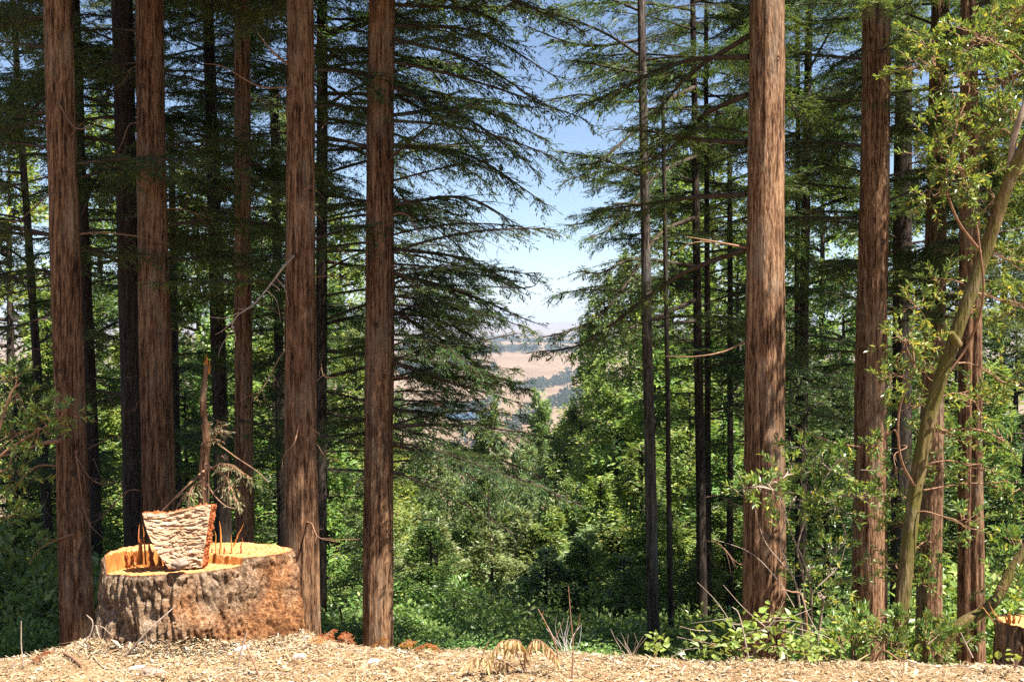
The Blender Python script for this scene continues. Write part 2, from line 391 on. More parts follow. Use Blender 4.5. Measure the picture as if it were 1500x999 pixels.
# ------------------------------------------------------------------ boughs (flat drooping sprays)
def spray(mb, path, r0, sec_len, sec_gap, sprig_l, sprig_w, seed, droop=0.35, dens=1.0, leafmat=1, woodmat=0, bare=0.12, profile=None, ter=True):
    r = np.random.default_rng(seed)
    P = np.asarray(path, float)
    seg = np.linalg.norm(np.diff(P, axis=0), axis=1); Ltot = seg.sum(); s = np.concatenate([[0], np.cumsum(seg)]) / Ltot
    tube(mb, P, r0 * (1 - s) ** 0.8 + 0.004, 5, woodmat)
    nsec = max(4, int(Ltot / sec_gap * 2))
    ts = np.sort(r.uniform(bare, 1.0, nsec))
    C, D, N, LL = [], [], [], []
    T = norm(np.gradient(P, axis=0))
    for k, t in enumerate(ts):
        p0 = np.array([np.interp(t, s, P[:, q]) for q in range(3)]); tt = np.array([np.interp(t, s, T[:, q]) for q in range(3)])
        side = norm(np.cross(tt, [0, 0, 1.0])) * (1 if k % 2 else -1)
        prof = (0.35 + 0.65 * np.sin(min(1, (t - bare) / (1 - bare) * 1.15 + .12) * np.pi)) if profile is None else profile(t)
        L = sec_len * prof * r.uniform(0.55, 1.2)
        ang = math.radians(r.uniform(38, 70) * (1 - .5 * t))
        d = norm(tt * math.cos(ang) + side * math.sin(ang) + np.array([0, 0, r.uniform(-.45, .3)]))
        m_ = 7
        u = np.linspace(0, 1, m_)[:, None]
        Q = p0 + d * L * u + np.array([0, 0, -1.0]) * droop * L * u ** 2 * r.uniform(.3, 1.5) + side * .08 * L * np.sin(u * 4 + r.uniform(0, 6))
        tube(mb, Q, 0.0045 * (1 - u[:, 0]) + .0014, 3, woodmat, cap=False)
        # tertiary sprigs
        nt_ = max(3, int(L / sprig_l * 1.9 * dens)); tq = r.uniform(0.08, 1.0, nt_)
        qd = norm(np.gradient(Q, axis=0))
        for q_ in tq:
            b = np.array([np.interp(q_, u[:, 0], Q[:, x]) for x in range(3)]); bd = np.array([np.interp(q_, u[:, 0], qd[:, x]) for x in range(3)])
            up = np.array([0, 0, 1.0]) + r.normal(size=3) * .35
            sd = norm(np.cross(bd, up)) * r.choice([-1, 1])
            td = norm(bd * .7 + sd * r.uniform(.4, 1.1) + np.array([0, 0, -droop * r.uniform(0, .9)]))
            nl = r.integers(3, 6); tl = sprig_l * r.uniform(1.1, 2.2)
            for z_ in range(nl):
                f_ = (z_ + .3) / nl
                sg = 1 if z_ % 2 else -1
                dd = td + norm(np.cross(td, up)) * sg * r.uniform(.25, .8)
                if z_ == nl - 1: dd = td
                C.append(b + td * tl * f_); D.append(dd); N.append(up + r.normal(size=3) * .25); LL.append(sprig_l * r.uniform(.6, 1.25))
    C, D, N, LL = map(np.array, (C, D, N, LL))
    D = D + np.array([0, 0, -.15])
    diamonds(mb, C, D, N, LL, LL * sprig_w / sprig_l * r.uniform(.75, 1.25, len(LL)), leafmat, 0.08)

def gen_path(L, rise, droop, seed, n=12):
    r = np.random.default_rng(seed); u = np.linspace(0, 1, n)
    return np.stack([L * u, .06 * L * np.sin(u * 3 + r.uniform(0, 6)) * u, L * (rise * u - droop * u ** 2)], -1)

BOUGH = []
for k in range(8):
    mb = MB(); L = 2.0
    spray(mb, gen_path(L, [.15, .0, .25, .1, -.05, .2, .05, .3][k], [.2, .1, .3, .1, .05, .25, .15, .3][k], k), .016, .62, .085, .05, .0135, 100 + k, droop=.2, dens=.9)
    BOUGH.append(mb.mesh('branch', [M['twig'], M['redwood_leaf']]))
SPARSE = []
for k in range(4):
    mb = MB(); L = 2.0
    spray(mb, gen_path(L, [.1, .0, .2, -.1][k], [.2, .1, .25, .05][k], 40 + k), .014, .6, .13, .048, .013, 140 + k, droop=.2, dens=.55, bare=.2)
    SPARSE.append(mb.mesh('branch', [M['twig'], M['redwood_leaf']]))
SUNNY = []
for k in range(5):
    mb = MB(); L = 2.0
    spray(mb, gen_path(L, [.15, .0, .25, .1, .2][k], [.35, .2, .5, .15, .3][k], 60 + k), .018, .62, .085, .07, .02, 160 + k, droop=.3, dens=.8)
    SUNNY.append(mb.mesh('branch', [M['twig'], M['fir_leaf']]))
DEADB = []
for k in range(4):
    mb = MB(); r = np.random.default_rng(900 + k)
    P = smooth_path([(0, 0, 0), (.25, .03, .02), (.6, -.05, -.02 - .1 * k), (1.0, .06, -.1 - .12 * k)], 12)
    tube(mb, P, np.linspace(.014, .003, 12), 5)
    for q in range(7):
        i = r.integers(3, 11); d = norm(np.array([.6, r.choice([-1, 1]) * r.uniform(.4, 1), r.uniform(-.5, .3)]))
        L = r.uniform(.1, .35); u = np.linspace(0, 1, 5)[:, None]
        tube(mb, P[i] + d * L * u + np.array([0, 0, -.25]) * L * u ** 2, np.linspace(.004, .0015, 5), 3)
    DEADB.append(mb.mesh('dead_branch', [M['browntwig']]))

def put_bough(tree, base, origin, az, pitch, L, meshes, name='branch'):
    o = link(name, meshes[random.randrange(len(meshes))], tree, tuple(np.asarray(origin) - base),
             Euler((random.uniform(-.35, .35), -pitch, az), 'XYZ'), (L / 2.0, L / 2.0 * random.uniform(.8, 1.15), L / 2.0))
    return o

class Tree:
    """a standing trunk given by its pixel column (x, width at the frame's top, at y=900) and distance"""
    def __init__(s, name, label, xt, wt, xb, wb, d, mat, H=21.0, seed=1, cat='tree', nk=56, group=None, **kw):
        A = at(xt, 0, d); B = at(xb, 900, d)
        dirv = (A - B) / (A[2] - B[2])
        x, y = B[0], B[1]
        for _ in range(4):
            z = tz(x, y) - .12; x, y = (B + dirv * (z - B[2]))[:2]
        s.base = np.array([x, y, z]); s.d = d; s.dirv = dirv
        ztop = z + H; s.top = B + dirv * (ztop - B[2]); s.top[:2] = s.base[:2] + (s.top - s.base)[:2]
        ca = math.cos(math.atan((xb - 750) / F)); rt, rb = wt / 2 / F * d * ca * .96, wb / 2 / F * d * ca * .96
        zs = [z, B[2], A[2], ztop]; rs = [rb + (rb - rt) * .3, rb, rt, 0.02]
        s.rf = lambda q: np.interp(q, zs, rs)
        s.root = thing(name, label, cat, tuple(s.base), group)
        trunk_mesh(s.base, s.top, s.rf, mat, seed, nk=nk, dz=.05 if nk > 40 else .12, **kw).build('trunk', mat, s.root)
        s.zt = A[2]; s.seed = seed
    def axis(s, z): return s.base + s.dirv * (z - s.base[2])
    def boughs(s, z0, z1, n, L, az=(0, 360), meshes=None, pitch=(-5, 15)):
        """az measured clockwise from +Y (away from the camera)"""
        meshes = meshes or BOUGH
        for k in range(n):
            z = z0 + (z1 - z0) * (k + random.random()) / n
            A = math.radians(90 - random.uniform(*az))
            o = s.axis(z) + np.array([math.cos(A), math.sin(A), 0]) * s.rf(z) * .7
            put_bough(s.root, s.base, o, A, math.radians(random.uniform(*pitch)), random.uniform(*L), meshes)
    def crown(s, n=46, z0=None, L=(2.2, 3.6), meshes=None):
        """the part of the crown above the picture"""
        z0 = z0 or s.zt + .6; zt = s.top[2]
        for k in range(n):
            u = (k + random.random()) / n; z = z0 + (zt - z0) * u
            A = random.uniform(0, 2 * math.pi)
            put_bough(s.root, s.base, s.axis(z), A, math.radians(random.uniform(-10, 12)), random.uniform(*L) * (1.05 - .75 * u), meshes or BOUGH)
    def limb(s, pts, r0=.02, sec=.45, gap=.08, seed=1, leaf='redwood_leaf', sl=.047, sw=.013, dens=.8, bare=.1, droop=.2):
        mb = MB(); spray(mb, smooth_path(pts, 16) - s.base, r0, sec, gap, sl, sw, seed, droop=droop, dens=dens, bare=bare)
        return mb.build('branch', [M['twig'], M[leaf]], s.root)
    def dead(s, mainpts, r0, twigs=(), mat='paletwig', name='dead_branch'):
        mb = MB(); P = smooth_path(mainpts, 18) - s.base
        tube(mb, P, np.linspace(r0, r0 * .25, 18), 6)
        for tw in twigs:
            Q = smooth_path(tw, 10) - s.base; tube(mb, Q, np.linspace(r0 * .4, r0 * .12, 10), 4)
        return mb.build(name, M[mat], s.root)
    def stubs(s, z0, z1, n):
        for k in range(n):
            z = z0 + (z1 - z0) * (k + random.random()) / n; A = random.uniform(math.pi, 2 * math.pi) if random.random() < .6 else random.uniform(0, 6.28)
            o = s.axis(z) + np.array([math.cos(A), math.sin(A), 0]) * s.rf(z) * .85
            sc = random.uniform(.25, .8)
            link('dead_branch', DEADB[random.randrange(4)], s.root, tuple(o - s.base), Euler((random.uniform(-1, 1), random.uniform(-.2, .4), A)), sc)

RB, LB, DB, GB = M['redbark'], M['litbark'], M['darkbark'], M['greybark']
T = {}
def tree(k, *a, **kw):
    kw.setdefault('H', 14.0 if k[0] == 'R' else 19.0); T[k] = Tree('redwood_tree', *a, **kw); return T[k]
def fir(k, *a, **kw):
    kw.setdefault('H', 13.0); T[k] = Tree('fir_tree', *a, **kw); return T[k]

# left stand
tree('L1', 'thick red-brown redwood at the far left, left of the stump', 89, 42, 108, 52, 8.2, RB, seed=11)
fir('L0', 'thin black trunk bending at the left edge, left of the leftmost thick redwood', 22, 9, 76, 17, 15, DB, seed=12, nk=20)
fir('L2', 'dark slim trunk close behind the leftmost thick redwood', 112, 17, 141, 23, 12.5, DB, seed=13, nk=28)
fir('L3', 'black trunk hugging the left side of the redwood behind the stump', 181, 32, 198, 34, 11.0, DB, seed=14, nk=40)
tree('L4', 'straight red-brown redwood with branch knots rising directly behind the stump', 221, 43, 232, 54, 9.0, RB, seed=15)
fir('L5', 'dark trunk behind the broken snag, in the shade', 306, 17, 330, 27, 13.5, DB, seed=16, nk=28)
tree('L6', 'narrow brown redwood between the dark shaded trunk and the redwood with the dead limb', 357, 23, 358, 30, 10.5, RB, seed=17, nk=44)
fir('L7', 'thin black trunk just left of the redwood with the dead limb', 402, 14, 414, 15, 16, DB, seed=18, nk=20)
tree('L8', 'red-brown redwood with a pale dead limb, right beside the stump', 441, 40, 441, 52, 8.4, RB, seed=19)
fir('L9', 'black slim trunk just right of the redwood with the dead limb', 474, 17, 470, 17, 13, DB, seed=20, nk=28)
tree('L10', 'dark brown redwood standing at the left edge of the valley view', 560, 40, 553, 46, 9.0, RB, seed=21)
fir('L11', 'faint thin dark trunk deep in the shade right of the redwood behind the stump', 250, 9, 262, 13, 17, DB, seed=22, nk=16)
# right stand
tree('R1', 'slim trunk with grey upper bark at the right side of the valley view', 939, 12, 957, 19, 11.0, GB, seed=31, nk=40, amp=.06, H=12)
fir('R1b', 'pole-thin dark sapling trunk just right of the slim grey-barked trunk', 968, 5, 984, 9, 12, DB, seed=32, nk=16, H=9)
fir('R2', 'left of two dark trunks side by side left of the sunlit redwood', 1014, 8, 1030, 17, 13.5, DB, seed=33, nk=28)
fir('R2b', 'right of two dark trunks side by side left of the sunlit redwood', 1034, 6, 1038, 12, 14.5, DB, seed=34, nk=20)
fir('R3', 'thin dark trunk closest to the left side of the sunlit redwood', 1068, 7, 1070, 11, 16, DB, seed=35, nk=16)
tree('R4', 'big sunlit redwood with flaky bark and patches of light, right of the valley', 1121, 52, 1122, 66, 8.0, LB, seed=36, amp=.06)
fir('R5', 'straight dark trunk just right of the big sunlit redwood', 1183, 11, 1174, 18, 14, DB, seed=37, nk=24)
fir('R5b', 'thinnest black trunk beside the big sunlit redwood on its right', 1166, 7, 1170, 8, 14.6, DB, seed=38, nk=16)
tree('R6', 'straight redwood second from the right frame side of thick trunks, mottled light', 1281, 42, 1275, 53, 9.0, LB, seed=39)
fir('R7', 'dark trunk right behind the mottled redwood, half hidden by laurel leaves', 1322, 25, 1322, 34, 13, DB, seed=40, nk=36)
tree('R8', 'redwood partly hidden behind the leaning mossy laurel', 1374, 28, 1363, 40, 10, LB, seed=41)
tree('R9', 'furrowed double-ridged redwood near the right edge, beside the small cut stump', 1416, 25, 1424, 43, 8.6, RB, seed=42, flute=.3, amp=.08)
T['R6'].root['label'] = 'straight thick redwood with mottled light, between the sunlit redwood and the leaning laurel'

# crowns above the picture
for k, t in T.items():
    thin = t.rf(t.zt) < .07
    if k in ('L8', 'L10'): t.crown(n=30, L=(1.2, 2.0))
    elif k[0] == 'R': t.crown(n=4 if thin else 8, L=(.8, 1.4), meshes=SPARSE)
    else: t.crown(n=12 if k[0] == 'R' else 18 if thin else 36, L=(.9, 1.6) if k[0] == 'R' else (1.4, 2.6) if thin else (2.2, 3.4))

# low boughs on the sunny side, above the picture, added to keep the left stand in shade
for k in ('L1', 'L2', 'L3', 'L4', 'L5', 'L6', 'L7', 'L8', 'L10'):
    t = T[k]
    for q in range(40):
        z = t.zt + .5 + 5.0 * random.random(); A = math.radians(90 - random.uniform(90, 165))
        put_bough(t.root, t.base, t.axis(z), A, math.radians(random.uniform(0, 14)), random.uniform(2.0, 3.7), BOUGH)

for k, n_ in (('R6', 12), ('R8', 5), ('R9', 4)):  # boughs added above the frame to cast broken shade on these trunks
    t = T[k]
    for q in range(n_):
        z = t.zt + .4 + 3.2 * random.random(); A = math.radians(90 - random.uniform(100, 160))
        put_bough(t.root, t.base, t.axis(z), A, math.radians(random.uniform(0, 14)), random.uniform(1.4, 2.4), SPARSE + BOUGH)

t = T['L10']
for q in range(26):  # more out-of-frame boughs, added to shade this trunk further
    z = t.zt + .3 + 4.0 * random.random(); A = math.radians(90 - random.uniform(105, 150))
    put_bough(t.root, t.base, t.axis(z), A, math.radians(random.uniform(-6, 10)), random.uniform(1.2, 3.2), BOUGH)

def zpx(py, d): return EYE - (py - HOR) / F * d
# visible side branches of the left stand: dark layered sprays
for k, n_, L in (('L0', 16, (1.2, 2.4)), ('L2', 16, (1.2, 2.2)), ('L3', 16, (1.2, 2.2)), ('L5', 20, (1.2, 2.4)), ('L7', 20, (1.2, 2.4)), ('L9', 22, (1.2, 2.2)), ('L11', 18, (1.2, 2.4))):
    t = T[k]; t.boughs(zpx(720, t.d), zpx(-60, t.d), n_, L, (-110, 110)); t.stubs(zpx(800, t.d), zpx(100, t.d), 6)
for k in ('L1', 'L4', 'L6', 'L8'):
    t = T[k]; t.boughs(zpx(420, t.d), zpx(-40, t.d), 8, (.9, 1.6), (-100, 100), BOUGH); t.stubs(zpx(800, t.d), zpx(60, t.d), 6)
for k in ('L0', 'L2', 'L3', 'L5', 'L7', 'L9', 'L11'):
    t = T[k]; t.boughs(zpx(330, t.d), zpx(-50, t.d), 9, (1.2, 2.3), (-140, 140))
t = T['L1']; t.boughs(zpx(500, t.d), zpx(0, t.d), 10, (.8, 1.5), (230, 310), SPARSE, (-25, 5))
# the valley-side boughs of the dark brown redwood and the black trunk behind it
t = T['L10']
t.boughs(zpx(700, t.d), zpx(-40, t.d), 26, (.8, 1.8), (35, 140), SPARSE + SPARSE + BOUGH, (-24, 20))
t.boughs(zpx(700, t.d), zpx(-40, t.d), 14, (1.0, 1.6), (-100, 50), BOUGH)
t.boughs(zpx(680, t.d), zpx(380, t.d), 14, (.9, 1.5), (55, 120), BOUGH, (-14, 12))
t.stubs(zpx(780, t.d), zpx(300, t.d), 6)
t9 = T['L9']; t9.boughs(zpx(700, 13), zpx(-60, 13), 30, (1.6, 3.1), (62, 118), SPARSE + SPARSE + BOUGH[:4], (-18, 22))
for i, (x0, y0, x1, y1, x2, y2) in enumerate([(578, 60, 690, 90, 790, 150), (578, 130, 700, 185, 790, 255), (578, 215, 690, 230, 800, 300), (578, 300, 680, 290, 760, 330),
                                              (578, 365, 680, 380, 770, 425), (576, 455, 650, 500, 730, 555), (575, 530, 660, 560, 760, 590), (575, 600, 650, 610, 740, 650), (578, 10, 700, 20, 760, 70), (578, -30, 700, -15, 850, 45), (578, 40, 700, 50, 815, 115), (578, 170, 690, 160, 800, 205), (577, 400, 680, 430, 775, 470)]):
    t.limb([at(x0, y0, 9.0), at(x1, y1, 9.1 + .2 * (i % 3)), at(x2, y2, 9.2 + .3 * (i % 3))], 0.015, .5, .085, 300 + i, dens=.6, bare=.05)
t.dead([at(577, 420, 9), at(680, 418, 9.1), at(770, 422, 9.2), at(790, 410, 9.2), at(797, 400, 9.2)], .008, mat='twig')

KNOT = []
for q in range(3):
    rk_ = np.random.default_rng(70 + q); nu = 14; a_ = np.arange(nu) / nu * 2 * np.pi
    prof = [(1.0, -.25), (.85, .12), (.6, .28), (.38, .2), (.22, -.05), (.02, -.12)]
    V = np.concatenate([np.stack([h + 0 * a_, r_ * np.cos(a_) * (1 + .15 * rk_.normal(size=nu)), r_ * 1.25 * np.sin(a_) * (1 + .15 * rk_.normal(size=nu))], -1) for r_, h in prof])
    i, j = np.meshgrid(np.arange(len(prof) - 1), np.arange(nu), indexing='ij'); j2 = (j + 1) % nu
    mb = MB(); fq = np.stack([i * nu + j, i * nu + j2, (i + 1) * nu + j2, (i + 1) * nu + j], -1).reshape(-1, 4)
    mb.add(V, fq[:3 * nu], 0, True); mb.add(V, fq[3 * nu:], 1, True); KNOT.append(mb.mesh('knot', [M['redbark'], M['twig']]))
for k, n_ in (('L1', 7), ('L4', 14), ('L6', 5), ('L8', 9), ('L10', 5), ('R4', 4), ('R6', 5)):
    t = T[k]
    for q in range(n_):
        z = zpx(random.uniform(20, 820), t.d); A = random.uniform(-2.6, -.5)
        link('knot', KNOT[q % 3], t.root, tuple(t.axis(z) + np.array([math.cos(A), math.sin(A), 0]) * t.rf(z) * .97 - t.base), (0, 0, A), random.uniform(.014, .03))

# right stand: limbs reaching left over the valley
t = T['R1']
for i, pts in enumerate([[(940, 85), (880, 48), (790, 15), (720, -5)], [(936, 258), (890, 236), (850, 228), (805, 222)], [(938, 150), (900, 150), (850, 140), (800, 150)],
                         [(942, 180), (905, 215), (870, 240), (840, 240)], [(940, 20), (890, 0), (850, -10)], [(940, 60), (870, 70), (820, 60), (770, 40)], [(940, -30), (860, -40), (790, -20), (730, 20)], [(942, 110), (890, 100), (840, 90)], [(945, 300), (905, 300), (870, 320)]]):
    t.limb([at(x, y, 11 - .1 * j) for j, (x, y) in enumerate(pts)], .014, .42, .08, 330 + i, dens=.65, bare=.12)
t.boughs(zpx(560, t.d), zpx(-40, t.d), 14, (.8, 1.5), (-60, 120), SPARSE + BOUGH)
t = T['R4']
for i, pts in enumerate([[(1095, 85), (1000, 92), (900, 135), (835, 170)], [(1092, 210), (1020, 205), (960, 195), (900, 190)], [(1092, 285), (1010, 290), (940, 300), (870, 310)],
                         [(1092, 365), (1000, 400), (930, 450), (850, 505), (790, 515)], [(1095, 55), (1010, 110), (960, 170)], [(1093, 140), (1030, 170), (980, 220), (920, 250)]]):
    t.limb([at(x, y, 8.1 + .35 * j) for j, (x, y) in enumerate(pts)], .02, .42, .09, 350 + i, dens=.7, bare=.3)
t.dead([at(1092, 363, 8), at(1050, 355, 7.9), at(1005, 347, 7.8)], .012, [[at(1050, 355, 7.9), at(1015, 356, 7.9), at(985, 372, 7.9)]], 'browntwig')
t.dead([at(1092, 500, 8), at(1060, 515, 7.9), at(1020, 522, 7.8), at(975, 522, 7.8)], .009, [], 'browntwig')
t = T['R2']
for i, pts in enumerate([[(1016, 320), (965, 345), (915, 420), (860, 475), (770, 500)], [(1018, 230), (960, 260), (900, 330), (855, 352)], [(1018, 440), (950, 470), (890, 490), (860, 470)],
                         [(1016, 390), (930, 380), (880, 400), (845, 395)], [(1016, 130), (975, 150), (930, 190)], [(1018, 470), (960, 480), (920, 500)]]):
    t.limb([at(x, y, 13 - .3 * j) for j, (x, y) in enumerate(pts)], .028, .55, .08, 370 + i, dens=.75, bare=.12)
for k in ('R2', 'R2b', 'R3'):
    t = T[k]; t.boughs(zpx(640, t.d), zpx(-40, t.d), 16, (1.0, 2.0), (-120, 120)); t.stubs(zpx(880, t.d), zpx(300, t.d), 5)
for k in ('R5', 'R5b', 'R7'):
    t = T[k]; t.boughs(zpx(330, t.d), zpx(-50, t.d), 9, (1.2, 2.2), (-140, 140))
    t = T[k]; t.boughs(zpx(760, t.d), zpx(-40, t.d), 16, (1.2, 2.2), (-120, 120)); t.stubs(zpx(880, t.d), zpx(200, t.d), 5)
t = T['R4']; t.boughs(zpx(330, t.d), zpx(-40, t.d), 8, (.9, 1.5), (-60, 60))
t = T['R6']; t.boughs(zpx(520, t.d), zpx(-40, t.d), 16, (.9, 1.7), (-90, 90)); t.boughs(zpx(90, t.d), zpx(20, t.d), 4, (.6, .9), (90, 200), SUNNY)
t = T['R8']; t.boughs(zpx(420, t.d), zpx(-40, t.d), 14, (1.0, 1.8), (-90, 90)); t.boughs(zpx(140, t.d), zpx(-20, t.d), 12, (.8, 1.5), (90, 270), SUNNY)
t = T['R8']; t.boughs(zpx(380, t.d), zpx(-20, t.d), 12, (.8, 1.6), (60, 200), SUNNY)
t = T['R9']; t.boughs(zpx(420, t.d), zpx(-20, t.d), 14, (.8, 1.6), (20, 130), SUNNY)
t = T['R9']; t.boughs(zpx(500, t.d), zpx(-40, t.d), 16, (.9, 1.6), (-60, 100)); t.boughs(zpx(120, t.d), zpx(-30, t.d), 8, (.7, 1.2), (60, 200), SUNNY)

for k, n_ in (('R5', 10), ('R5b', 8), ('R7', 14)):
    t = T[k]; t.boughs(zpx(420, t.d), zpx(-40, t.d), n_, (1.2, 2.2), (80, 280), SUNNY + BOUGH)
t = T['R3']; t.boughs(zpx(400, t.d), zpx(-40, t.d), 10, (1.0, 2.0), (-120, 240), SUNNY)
for k in ('R2', 'R2b', 'R3'):
    t = T[k]; t.boughs(zpx(330, t.d), zpx(-50, t.d), 12, (1.0, 2.2), (-120, 120), BOUGH)
for k in ('L0', 'L2', 'L3'):
    t = T[k]; t.boughs(zpx(450, t.d), zpx(-50, t.d), 12, (1.2, 2.2), (-180, 180), BOUGH)
# pale dead limb of the redwood beside the stump, and other dead limbs
t = T['L8']
g = lambda x, y, d=8.1: at(x, y, d)
t.dead([g(431, 375, 8.25), g(415, 392), g(398, 415), g(372, 446, 7.9), g(348, 462, 7.8), g(338, 482, 7.8)], .011,
       [[g(405, 407), g(418, 425), g(423, 447)], [g(390, 425), g(405, 440), g(411, 470)], [g(350, 458, 7.8), g(330, 466, 7.8), g(297, 463, 7.8)], [g(345, 468, 7.8), g(325, 485, 7.8), g(315, 490, 7.8)],
        [g(340, 478, 7.8), g(345, 495, 7.8), g(340, 508, 7.8)], [g(398, 415), g(410, 425), g(403, 426)], [g(372, 446, 7.9), g(358, 453, 7.9), g(345, 451, 7.9)], [g(343, 470), g(334, 490), g(322, 512), g(320, 525)]])
t.dead([g(437, 625, 8.2), g(430, 650, 8.0), g(415, 668), g(412, 690)], .007, [[g(437, 625, 8.2), g(452, 626), g(468, 636)]], 'browntwig')
t.dead([g(422, 95, 8.3), g(405, 82), g(390, 65), g(379, 50)], .012, [], 'browntwig')
t.dead([g(420, 130, 8.3), g(380, 128), g(330, 100), g(300, 95)], .008, [], 'browntwig')
t = T['L1']
t.dead([g(105, 783, 8), g(80, 792), g(55, 805), g(40, 828)], .010, [[g(80, 792), g(65, 790), g(50, 800)]], 'browntwig')
t.dead([g(86, 645, 8), g(60, 650), g(30, 660), g(-10, 672)], .022, [[g(40, 655), g(25, 640), g(10, 612)], [g(20, 662), g(8, 690), g(0, 700)]], 'browntwig')
t.dead([g(110, 660, 7.9), g(115, 700, 7.9), g(125, 760, 7.9), g(150, 790, 7.8)], .006, [[g(112, 690, 7.9), g(122, 700, 7.8), g(125, 725, 7.8)], [g(118, 740, 7.9), g(132, 770, 7.8)], [g(114, 670, 7.9), g(122, 665), g(126, 690)]], 'browntwig')
t = T['R6']
t.dead([at(1262, 655, 8.8), at(1220, 648, 8.5), at(1185, 635, 8.3), at(1158, 622, 8.2)], .009, [[at(1215, 646, 8.5), at(1190, 632, 8.4), at(1172, 620, 8.4)], [at(1185, 635, 8.3), at(1170, 630, 8.3), at(1165, 618, 8.3)]], 'browntwig')

# ------------------------------------------------------------------ downslope forest
def conifer_mesh(seed, H, R, nb, leaf, leafw, kind, taper=.75):
    r = np.random.default_rng(seed); mb = MB()
    C, D, N, LL = [], [], [], []
    for b in range(nb):
        u = (b + r.random()) / nb; z = H * (.08 + .9 * u)
        L = R * ((1 - u) ** taper * .95 + .06) * r.uniform(.55, 1.15)
        A = r.uniform(0, 2 * np.pi); rise = r.uniform(-.15, .2) + .35 * u
        dirv = np.array([math.cos(A), math.sin(A), 0]); side = np.array([-math.sin(A), math.cos(A), 0])
        s_ = np.linspace(0, 1, 6)[:, None]
        P = np.array([0, 0, z]) + dirv * L * s_ + np.array([0, 0, 1.]) * L * (rise * s_ - .35 * s_ ** 2)
        tube(mb, P, np.linspace(.035, .006, 6), 3, 0, cap=False)
        nl = int(80 + 460 * L / R)
        t = r.uniform(.12, 1.03, nl) ** .8; wd = .42 * L * np.sin(np.clip(t, 0, 1) * 2.7 + .25)
        sd = r.normal(0, .55, nl) * wd
        p = np.array([0, 0, z]) + dirv * L * t[:, None] + side * sd[:, None]
        p[:, 2] += L * (rise * t - .35 * t ** 2) + r.normal(0, .10, nl) - .18 * np.abs(sd)
        d = dirv * r.uniform(.3, 1, (nl, 1)) + side * np.sign(sd)[:, None] * r.uniform(.1, 1, (nl, 1)) + r.normal(0, .3, (nl, 3)) + np.array([0, 0, .35 if kind == 'pine' else .05])
        C.append(p); D.append(d); N.append(np.array([0, 0, 1.]) + dirv * .5 + r.normal(0, .45, (nl, 3))); LL.append(leaf * r.uniform(.6, 1.3, nl))
    C, D, N, LL = map(np.concatenate, (C, D, N, LL))
    diamonds(mb, C, D, N, LL, LL * leafw, 1, .1)
    return mb

def broad_mesh(seed, H, R, ncl, nleaf, leaf, rc=.55, lo=.15, shell=.55):
    r = np.random.default_rng(seed); mb = MB(); C, D, N = [], [], []
    for c_ in range(ncl):
        v = rand_dirs(1, r)[0]; v[2] = abs(v[2]) * 1.0 - .35
        q = r.uniform(shell, 1) * v * np.array([R, R, H * (.5)]) * r.uniform(.8, 1.12); q[2] += H * .5
        q[2] = max(q[2], H * lo)
        rcl = rc * r.uniform(.6, 1.25)
        k = int(nleaf * r.uniform(.6, 1.3))
        w_ = rand_dirs(k, r) * (r.uniform(.15, 1, (k, 1)) ** .6) * rcl * np.array([1.15, 1.15, .7])
        C.append(q + w_); dd = norm(w_) * .8 + r.normal(0, .5, (k, 3)) + np.array([0, 0, -.1]); D.append(dd)
        N.append(norm(w_) * .6 + np.array([0, 0, .8]) + r.normal(0, .5, (k, 3)))
        s_ = np.linspace(0, 1, 5)[:, None]; st = np.array([0, 0, H * .12])
        P = st + (q - st) * s_ + np.array([0, 0, -.1]) * R * np.sin(s_ * 3.14); tube(mb, P, np.linspace(.05 * R / 2, .008, 5), 3, 0, cap=False)
    C, D, N = map(np.concatenate, (C, D, N)); L = leaf * r.uniform(.6, 1.3, len(C))
    diamonds(mb, C, D, N, L, L * .55, 1, .12)
    return mb

CON = [conifer_mesh(500 + k, 12, 3.9, 130, .125, .34, 'fir', .95).mesh('crown', [M['twig'], M['fir_leaf']]) for k in range(3)]
PIN = [conifer_mesh(520 + k, 12, 3.5, 110, .125, .30, 'pine', .9).mesh('crown', [M['twig'], M['pine_leaf']]) for k in range(3)]
DCON = [conifer_mesh(540 + k, 12, 3.2, 110, .12, .32, 'fir', .8).mesh('crown', [M['twig'], M['redwood_leaf']]) for k in range(2)]
OAK = [broad_mesh(560 + k, 7, 3.0, 100, 300, .10).mesh('crown', [M['twig'], M['oak_leaf']]) for k in range(3)]
SHR = [broad_mesh(580 + k, 2.2, 1.3, 60, 130, .085, .34, .1, .3).mesh('foliage', [M['twig'], M['oak_leaf']]) for k in range(3)]
MID = [broad_mesh(590 + k, 4.0, 1.7, 85, 240, .08, .42, .1, .35).mesh('crown', [M['twig'], M['oak_leaf']]) for k in range(3)]
YPINE = conifer_mesh(599, 6, 1.5, 46, .15, .3, 'pine', .8).mesh('crown', [M['twig'], M['pine_leaf']])
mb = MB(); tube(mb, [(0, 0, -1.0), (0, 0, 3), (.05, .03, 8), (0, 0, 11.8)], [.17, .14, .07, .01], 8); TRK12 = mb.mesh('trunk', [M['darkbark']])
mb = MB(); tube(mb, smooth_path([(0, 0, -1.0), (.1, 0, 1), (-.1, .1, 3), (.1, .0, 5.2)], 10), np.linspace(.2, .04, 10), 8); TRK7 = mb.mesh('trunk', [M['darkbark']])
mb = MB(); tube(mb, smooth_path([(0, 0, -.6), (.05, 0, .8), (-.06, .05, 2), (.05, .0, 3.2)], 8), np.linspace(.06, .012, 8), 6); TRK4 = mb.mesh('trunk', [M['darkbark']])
mb = MB(); tube(mb, [(0, 0, -.5), (0, 0, 2), (0, 0, 5.9)], [.08, .05, .008], 6); TRK6 = mb.mesh('trunk', [M['darkbark']])
